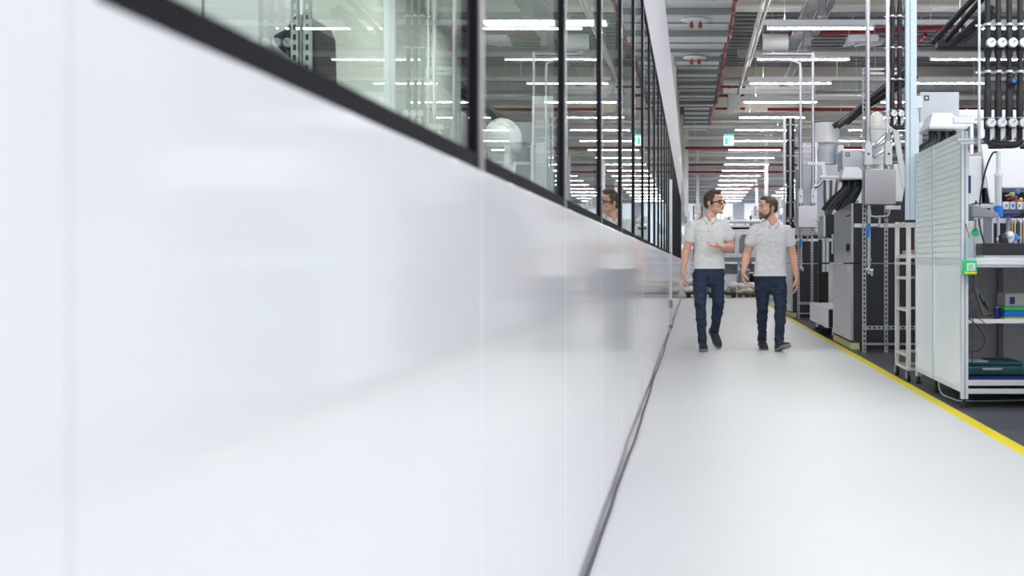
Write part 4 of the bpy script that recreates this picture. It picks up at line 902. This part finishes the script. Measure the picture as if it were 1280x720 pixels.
def head_parts(par, hc, R, sk, hair, which):
    """head geometry in its own frame (eyes at z=0, face toward -Y), placed by R and hc"""
    T = Matrix.Translation(Vector(hc)) @ R.to_4x4() @ Matrix.Scale(1.13 if which == 1 else 1.09, 4)
    H = MB()
    H.ell((0, .018, .030), (.074, .095, .088), nu=20, nv=14)
    H.ell((0, -.030, -.020), (.060, .057, .078), nu=18, nv=12)
    H.ell((0, -.030, -.066), (.052, .054, .044), nu=18, nv=12)
    H.ell((0, -.076, -.098), (.021, .017, .017))
    H.ell((0, -.074, .022), (.046, .016, .012)); H.ell((0, -.062, .05), (.05, .03, .035))
    for sx in (-1, 1):
        H.ell((sx*.036, -.058, -.030), (.023, .023, .022)); H.ell((sx*.011, -.096, -.040), (.009, .010, .008))
        H.ell((sx*.078, .014, -.012), (.008, .017, .030), Matrix.Rotation(-.25, 3, 'X') @ Matrix.Rotation(sx*.25, 3, 'Z'))
        H.ell((sx*.031, -.074, 0), (.014, .009, .009)); H.ell((sx*.045, -.01, -.06), (.018, .045, .03))
    H.loft([(0, -.080, .012), (0, -.094, -.010), (0, -.108, -.030), (0, -.112, -.036)], [.0075, .0085, .0115, .011], 10)
    H.ell((0, -.084, -.060), (.024, .014, .016))
    H.xf(T)
    # face details as parts
    E = []
    for sx in (-1, 1):
        e = link('eye', MB().ell((sx*.031, -.0765, .0), (.0115, .0085, .0065)).xf(T), eye_w, par)
        link('iris', MB().ell((sx*.031, -.0845, .0), (.0048, .0025, .0048)).xf(T), eye_d, e)
        link('eyebrow', MB().loft([(sx*.014, -.0885, .0165), (sx*.030, -.0900, .021), (sx*.048, -.078, .0165)], [(.0045, .0028), (.0048, .0028), (.003, .002)], 8, side=(0, 0, 1)).xf(T), hair, par)
    l = MB().ell((0, -.0965, -.0585), (.019, .0045, .0035)).ell((0, -.0955, -.0655), (.017, .0050, .0042))
    lo = link('lips', l.xf(T), lip_m, par)
    if which == 2: link('teeth', MB().ell((0, -.0985, -.062), (.014, .003, .0022)).xf(T), eye_w, lo)
    # hair
    h = MB()
    if which == 1:
        h.ell((0, .028, .042), (.0785, .090, .083), nu=20, nv=14); h.ell((0, .060, .0), (.066, .058, .060))
        h.ell((0, -.022, .100), (.050, .054, .030)); h.ell((.006, -.046, .112), (.040, .034, .020)); h.ell((0, .01, .112), (.05, .055, .026))
        for sx in (-1, 1): h.ell((sx*.069, -.012, .012), (.010, .018, .034)); h.ell((sx*.058, -.014, .062), (.016, .030, .030))
    else:
        h.ell((0, .028, .040), (.0785, .090, .082), nu=20, nv=14); h.ell((0, .060, .0), (.066, .058, .058))
        h.ell((0, -.028, .092), (.054, .052, .030)); h.ell((0, -.052, .085), (.046, .022, .020))
        for sx in (-1, 1): h.ell((sx*.070, -.004, .012), (.008, .014, .030)); h.ell((sx*.056, -.022, .062), (.018, .034, .026))
    ho = link('hair', h.xf(T), hair, par); remesh(ho, .0045, 2, .005, .018, 'hairtex')
    bd = MB()
    if which == 2:
        bd.ell((0, -.033, -.080), (.0535, .053, .033), nu=18, nv=12); bd.ell((0, -.077, -.101), (.023, .0185, .017))
        for sx in (-1, 1): bd.loft([(sx*.070, .004, -.030), (sx*.062, -.012, -.060), (sx*.050, -.042, -.086), (sx*.026, -.075, -.100), (0, -.090, -.104)], [.009, .014, .015, .014, .013], 10); bd.ell((sx*.022, -.085, -.066), (.007, .012, .018))
        bd.loft([(-.024, -.086, -.056), (0, -.0965, -.0505), (.024, -.086, -.056)], [.0045, .0055, .0045], 8)
        remesh(link('beard', bd.xf(T), beard_m, par), .004, 2, .004, .015, 'hairtex')
    else:
        bd.loft([(-.022, -.087, -.055), (0, -.0965, -.0505), (.022, -.087, -.055)], [.0035, .0045, .0035], 8); bd.ell((0, -.078, -.101), (.0205, .0160, .014))
        remesh(link('stubble', bd.xf(T), mat('stubble', (.46, .24, .17), .7, noise=.1, nscale=150), par), .004, 2)
    if which == 1:
        g = MB()
        for sx in (-1, 1):
            ring = []
            for k in range(21):
                a = 2*PI*k/20; cx, sz = math.cos(a), math.sin(a)
                ring.append((sx*.033+.0255*math.copysign(abs(cx)**.6, cx), -.100+abs(sx*.033+.0255*cx)*.18, -.002+.0165*math.copysign(abs(sz)**.6, sz)))
            g.loft(ring, [(.0042, .0036)]*21, 6, rnd=False, caps=False)
            g.obox((sx*.059, -.089, .006), (sx*.081, .018, .004), .004, .010)
            g.obox((sx*.081, .018, .004), (sx*.080, .035, -.012), .003, .005)
        g.obox((-.009, -.1, .004), (.009, -.1, .004), .003, .004)
        gl_ = link('glasses', g.xf(T), mat('glasses_black', (.012, .011, .012), .25), par)
        for sx in (-1, 1): link('lens', MB().ell((sx*.033, -.0965, -.002), (.024, .001, .0150)).xf(T), lens_m, gl_)
    return H

def shoe(par, ankle, yaw, pitch, mname='shoe', roll=0):
    """ankle at origin .095 above the sole, toe toward -Y"""
    T = Matrix.Translation(Vector(ankle)) @ Matrix.Rotation(yaw, 4, 'Z') @ Matrix.Rotation(pitch, 4, 'X') @ Matrix.Rotation(roll, 4, 'Y') @ Matrix.Scale(1.07, 4)
    u = MB().loft([(0, .070, -.055), (0, .045, -.045), (0, .0, -.038), (0, -.055, -.048), (0, -.11, -.058), (0, -.165, -.064), (0, -.198, -.070)],
                  [(.030, .028), (.037, .036), (.041, .045), (.044, .036), (.049, .027), (.044, .021), (.028, .012)], 16, side=(1, 0, 0), power=2.5)
    u.loft([(0, .02, -.03), (0, .018, .0), (0, .02, .03)], [(.040, .046), (.040, .044), (.043, .048)], 14, side=(1, 0, 0))
    u.xf(T); so = link('shoe', u, shoe_m, par); remesh(so, .006, 3)
    out = [(.0, .098), (.026, .090), (.036, .06), (.034, .0), (.040, -.06), (.050, -.12), (.044, -.175), (.022, -.208), (0, -.216)]
    poly = out+[(-x, y) for x, y in reversed(out[1:-1])]
    s_ = MB().prism(poly, 'z', -.096, -.072)
    link('sole', s_.xf(T), sole_m, so, .006)
    lc = MB()
    for k in range(4):
        y = -.035-.028*k; z = -.009-.0115*k
        lc.loft([(-.026, y, z-.008), (0, y-.004, z+.004), (.026, y, z-.008)], [.0032]*3, 6)
    link('laces', lc.xf(T), lace_m, so)

def tpart(par, name, M_, m, vox=.007, sm=5, disp=0, size=.08):
    return remesh(link(name, M_, m, par), vox, sm, disp, size)

def collar(par, neck, m, r0=.064, tilt=.3, yaw=0):
    """standing polo collar with two points and an open V"""
    b = MB(); n = 28; top = []; bot = []; inn = []; foot = []
    N = Vector(neck)
    for k in range(n+1):
        a = -PI*.5+.22+(2*PI-.44)*k/n        # opening at -Y
        c_, s_ = math.cos(a), math.sin(a)
        front = max(0, -s_)
        zt = .028-.040*front**2; ro = r0+.002; w = .026+.030*front**3
        top.append(N+Vector((c_*ro, s_*ro*.95+.002, zt))); bot.append(N+Vector((c_*(ro+w*.8), s_*(ro+w*.75), zt-.022-.030*front**3)))
        inn.append(N+Vector((c_*(ro-.004), s_*(ro-.004)*.95+.002, zt-.002))); foot.append(N+Vector((c_*(ro+w*.8-.006), s_*(ro+w*.75-.006), zt-.034-.034*front**3)))
    vs = top+bot+inn+foot; q = n+1; fs = []
    for k in range(n):
        fs += [(k, k+1, q+k+1, q+k), (2*q+k, k, k+1, 2*q+k+1)[::-1], (q+k, q+k+1, 3*q+k+1, 3*q+k), (3*q+k, 3*q+k+1, 2*q+k+1, 2*q+k)]
    fs += [(0, q, 3*q, 2*q), (n, 2*q+n, 3*q+n, q+n)]
    b.add(vs, fs, 0, True)
    return link('collar', b, m, par)

# ------------------------------------------------ left man
OX, OY = .172, 13.5
def man(which, ox, oy, Jt, label):
    P = lambda x, y, z: Vector((ox+x, oy+y, z))
    r = thing('person', label, 'person', (ox, oy, 0))
    J = {k: P(*v) for k, v in Jt.items() if isinstance(v, tuple) and len(v) == 3}
    sk = skin if which == 1 else skin2
    po, je = (polo, denim) if which == 1 else (polo2, denim2)
    cx = Jt['chest'][0]; hx = Jt['hip'][0]
    hem = Jt['hem']; sh = Jt['shoulder_z']; nz = Jt['neckbase'][2]
    # ---- body: one continuous surface
    B = MB()
    R = Matrix.Rotation(Jt['yaw'], 3, 'Z') @ Matrix.Rotation(Jt['tilt'], 3, 'X') @ Matrix.Rotation(Jt['roll'], 3, 'Y')
    H = head_parts(r, J['head'], R, sk, hair1 if which == 1 else hair2, which)
    B.v += H.v; B.f += H.f; B.mi += H.mi; B.sm += H.sm
    B.loft([J['head']+R @ Vector((0, .025, -.045)), (J['head']+J['neckbase'])*.5+Vector((0, .008, -.02)), J['neckbase'], J['neckbase']-Vector((0, 0, .08))], [(.057, .060), (.058, .062), (.064, .066), (.09, .07)], 18, side=(1, 0, 0))
    B.ell(P(cx+.003, -.068, nz-.028), (.020, .020, .040)); B.ell(P(cx+.003, -.052, nz+.0), (.030, .020, .03))
    B.loft([P(hx, 0, hem-.06), P((cx+hx)/2, 0, (hem+sh)/2), P(cx, 0, sh-.12), P(cx, 0, sh-.03)], [(.14, .09), (.13, .085), (.15, .09), (.11, .07)], 16, side=(1, 0, 0))
    for s_ in ('r', 'l'):
        S_, E_, W_ = J['sho_'+s_], J['elb_'+s_], J['wri_'+s_]
        mid = S_.lerp(E_, .5); fa = E_.lerp(W_, .3)
        B.loft([P(cx, 0, sh-.07).lerp(S_, .5), S_, mid, S_.lerp(E_, .88), E_, fa, E_.lerp(W_, .7), W_], [.055, .058, (.056, .057), .049, .047, (.051, .048), (.040, .037), (.031, .026)], 14)
        hd_ = Jt['hand_'+s_]
        hand(B, W_, *[Vector(q) for q in hd_['uns']], curl=hd_['curl'], spread=hd_.get('spread', 0), thumb_in=hd_.get('th', .4), sc=1.12)
        hp, kn, an = J['hip_'+s_], J['kne_'+s_], J['ank_'+s_]
        B.loft([P(hx, 0, hem-.08).lerp(hp, .6), hp, kn, an], [.07, .07, .05, .037], 12)
    remesh(link('body', B, sk, r), .0045, 3)
    # ---- polo shirt
    Sm = MB()
    secs = [(hem+.004, .176, .116, hx), (hem+.05, .178, .118, hx), ((hem*2+sh)/3+.02, .163, .108, (cx+hx)/2), ((hem+sh)/2+.04, .170, .112, cx), (sh-.17, .183, .120, cx), (sh-.09, .182, .114, cx), (sh-.03, .150, .094, cx), (sh+.012, .105, .078, cx), (sh+.045, .070, .066, Jt['neckbase'][0])]
    Sm.loft([P(c_, (.006 if i > 4 else 0)+Jt.get('lean', 0)*(z-hem), z) for i, (z, a, b, c_) in enumerate(secs)], [(a*Jt['w'], b) for z, a, b, c_ in secs], 28, side=(1, 0, 0), rnd=False, power=2.25)
    for s_ in ('r', 'l'):
        S_, E_ = J['sho_'+s_], J['elb_'+s_]; t = .60
        Sm.loft([P(cx, 0, sh-.035).lerp(S_, .45), S_+Vector((0, 0, -.005)), S_.lerp(E_, t*.5), S_.lerp(E_, t)], [(.062, .068), (.066, .072), (.066, .070), (.067, .070)], 16, rnd=False)
    so = tpart(r, 'polo_shirt', Sm, po, .007, 7, .018, .11)
    link('shirt_hem', MB().loft([P(hx, 0, hem-.003), P(hx, 0, hem+.022)], [(.184*Jt['w'], .123), (.182*Jt['w'], .121)], 36, side=(1, 0, 0), rnd=False, power=2.25), po, so)
    for s_ in ('r', 'l'):
        S_, E_ = J['sho_'+s_], J['elb_'+s_]; a, b = S_.lerp(E_, .585), S_.lerp(E_, .645)
        link('cuff', MB().loft([a, b], [(.0665, .0695), (.0645, .0675)], 24, rnd=False), po, so)
    collar(r, J['neckbase']+Vector((0, 0, -.012)), po)
    pc = MB().loft([P(cx+.004, -.066, nz-.045), P(cx+.004, -.098, nz-.10), P(cx+.002, -.122, nz-.17)], [(.014, .006)]*3, 8, side=(1, 0, 0), rnd=False, power=4)
    pk = link('placket', pc, po, so)
    for k in range(2): link('button', MB().cyl(P(cx+.004, -.092-.022*k, nz-.078-.05*k), P(cx+.004, -.106-.022*k, nz-.078-.05*k), .005, 10), dial_m, pk)
    # ---- trousers
    Tm = MB()
    hz = Jt['hip_r'][2]; cr = Jt['crotch']
    Tm.loft([P(hx, 0, cr+.03), P(hx, .004, cr+.09), P(hx, .004, hem), P(hx, 0, hem+.06)], [(.145, .105), (.168, .118), (.166, .112), (.155, .10)], 24, side=(1, 0, 0), power=2.3)
    for s_ in ('r', 'l'):
        hp, kn, an = J['hip_'+s_], J['kne_'+s_], J['ank_'+s_]
        v = (an-kn).normalized()
        Tm.loft([hp+Vector((0, 0, .02)), hp.lerp(kn, .35), hp.lerp(kn, .75), kn, kn.lerp(an, .3), kn.lerp(an, .65), kn.lerp(an, .86), kn.lerp(an, .93), an-v*.0, an+v*.03], [(.086, .100), (.085, .095), (.071, .078), (.064, .071), (.062, .070), (.053, .059), (.048, .053), (.053, .058), (.047, .052), (.052, .056)], 18, side=(1, 0, 0), rnd=False)
    to = tpart(r, 'trousers', Tm, je, .007, 5, .030, .06)
    link('pocket_seam', MB().tube([P(hx-.14, -.075, hem-.02), P(hx-.155, -.055, hem-.08), P(hx-.165, -.02, hem-.12)], .003), je, to)
    link('fly_seam', MB().tube([P(hx, -.116, hem-.02), P(hx, -.122, hem-.08), P(hx+.005, -.108, cr+.03)], .004), je, to)
    for s_ in ('r', 'l'):
        yaw, pitch = Jt['foot_'+s_]; shoe(r, J['ank_'+s_]+Vector(Jt.get('sho_off_'+s_, (0, 0, 0))), yaw, pitch)
    return r
# image-left side of each man is his own right ('r')
man(1, OX, OY, dict(
    head=(.072, -.015, 1.655), neckbase=(.018, 0, 1.500), yaw=.98, tilt=-.06, roll=.0, w=1.0, lean=0,
    chest=(.012, 0, 1.3), hip=(.008, 0, .95), hem=.920, shoulder_z=1.452, crotch=.765,
    sho_r=(-.168, .005, 1.405), elb_r=(-.242, .02, 1.125), wri_r=(-.283, -.03, .90),
    sho_l=(.190, .005, 1.408), elb_l=(.262, .03, 1.150), wri_l=(.150, -.175, 1.165),
    hand_r=dict(uns=((-.02, -.05, -1), (1, .1, 0), (.1, -1, 0)), curl=.55),
    hand_l=dict(uns=((-.95, -.35, .12), (0, -.35, 1), (.1, -1, -.2)), curl=.22, spread=1, th=.5),
    hip_r=(-.085, 0, .865), kne_r=(-.088, -.10, .53), ank_r=(-.062, -.085, .110),
    hip_l=(.095, .0, .865), kne_l=(.118, .03, .54), ank_l=(.082, .33, .215),
    foot_r=(.06, .0), foot_l=(.38, .62)),
    'man in glasses and light grey polo shirt walking nearest the glossy wall, hand raised')
man(2, .872, 13.45, dict(
    head=(-.035, -.01, 1.598), neckbase=(.022, 0, 1.448), yaw=-1.08, tilt=-.02, roll=-.04, w=1.03, lean=0,
    chest=(.0, 0, 1.25), hip=(-.006, 0, .9), hem=.838, shoulder_z=1.402, crotch=.69,
    sho_r=(-.180, .005, 1.352), elb_r=(-.262, .03, 1.085), wri_r=(-.312, -.06, .875),
    sho_l=(.182, .005, 1.352), elb_l=(.250, .04, 1.080), wri_l=(.290, .0, .815),
    hand_r=dict(uns=((.10, -.25, -1), (1, -.2, 0), (.3, -1, 0)), curl=.55, th=.6),
    hand_l=dict(uns=((.02, -.05, -1), (-1, .1, 0), (-.1, -1, 0)), curl=.5),
    hip_r=(-.095, 0, .80), kne_r=(-.092, -.0, .49), ank_r=(-.085, .20, .130),
    hip_l=(.090, .0, .80), kne_l=(.105, -.10, .48), ank_l=(.085, -.16, .115),
    foot_r=(.10, .18), foot_l=(.36, -.26)),
    'bearded man in grey polo shirt walking beside the yellow line, looking left')

# ================================================================== LIGHT AND CAMERA
W = bpy.data.worlds.new('world'); S.world = W; W.use_nodes = True
bg = W.node_tree.nodes['Background']; bg.inputs[0].default_value = (.93, .96, 1, 1); bg.inputs[1].default_value = 1.1
# panel lamps added to brighten the inner room behind the glass
ir = MB()
il = thing('ceiling_light', 'panel lamp added on the ceiling to brighten the room behind the glass', 'ceiling light', (-1.6, 2, 3.58), 'panel lamps added to brighten the room behind the glass')
link('housing', MB().box(-.7, .7, -.17, .17, 0, .02), white_paint, il, local=True); link('diffuser', MB().box(-.66, .66, -.14, .14, -.006, 0), mat('added_room_glow', (.97, 1, .93), .5, emit=15), il, local=True)
for y in (4, 6, 8, 10.5, 13): clone(il, (-1.6, y, 3.58))
# equipment standing in that room
t = thing('white_cabinet', 'white double door cabinet behind the first large window', 'cabinet', (-2.3, 5.8, 0))
link('body', MB().box(-2.66, -2.10, 5.8, 6.4, .08, 2.6), white_paint, t, .01); link('door_seam', MB().box(-2.37, -2.36, 5.79, 5.8, .1, 2.58), grey_mid, t); link('plinth', MB().box(-2.6, -2.07, 5.83, 6.38, 0, .08), black_m, t)
t = thing('strut_stand', 'slotted steel stand with dark curved hood behind the first large window', 'stand', (-1.9, 5.9, 0))
for x in (-1.94, -1.88): link('slotted_strut', MB().strut((x, 5.86, 0), (x, 5.86, 3.5), .035), galv, t)
link('hood', MB().prism([(-2.08, 2.10), (-2.02, 2.13), (-1.97, 2.20), (-1.90, 2.21), (-1.87, 2.14), (-1.86, 1.82), (-1.93, 1.86), (-1.98, 1.98), (-2.05, 2.04)], 'y', 5.92, 6.3), black_m, t, .02)
t = thing('storage_tank', 'round pale tank on legs behind the second large window', 'tank', (-2.1, 13.8, 0))
link('vessel', MB().ell((-2.19, 13.8, 2.4), (.23, .23, .25)), white_paint, t); link('collar', MB().cyl((-2.19, 13.8, 1.5), (-2.19, 13.8, 2.25), .16, 24), grey_paint, t)
for x in (-2.3, -2.08): link('leg', MB().cyl((x, 13.8, 0), (x, 13.8, 1.6), .03), alu, t)
t = thing('tall_box', 'tall white box cabinet beside the pale tank behind the glass', 'cabinet', (-1.75, 14.5, 0))
link('body', MB().box(-1.95, -1.68, 14.5, 15, .06, 3.0), white_paint, t, .01); link('panel', MB().box(-1.92, -1.71, 14.49, 14.5, 1.2, 2.9), grey_paint, t); link('plinth', MB().box(-1.93, -1.7, 14.52, 14.98, 0, .06), black_m, t)
cam = bpy.data.cameras.new('camera'); co_ = bpy.data.objects.new('camera', cam); C.objects.link(co_)
co_.location = (0, 0, CZ); co_.rotation_euler = (PI/2, 0, 0)
cam.sensor_width = 36; cam.lens = F/1280*36
cam.shift_x = -(866-640)/1280; cam.shift_y = -(360-330)/1280
cam.clip_start = .05; cam.clip_end = 300
cam.dof.use_dof = True; cam.dof.focus_distance = 13.6; cam.dof.aperture_fstop = 4.5
S.camera = co_
S.view_settings.view_transform = 'Standard'; S.view_settings.look = 'None'; S.view_settings.gamma = 1
S.view_settings.use_curve_mapping = False; S.view_settings.exposure = 0.62
S.cycles.use_denoising = True
S.cycles.max_bounces = 8; S.cycles.transparent_max_bounces = 24; S.cycles.glossy_bounces = 5; S.cycles.diffuse_bounces = 4
S.cycles.caustics_reflective = False; S.cycles.sample_clamp_indirect = 6
for o in bpy.data.objects:
    if '_base' in o: del o['_base']
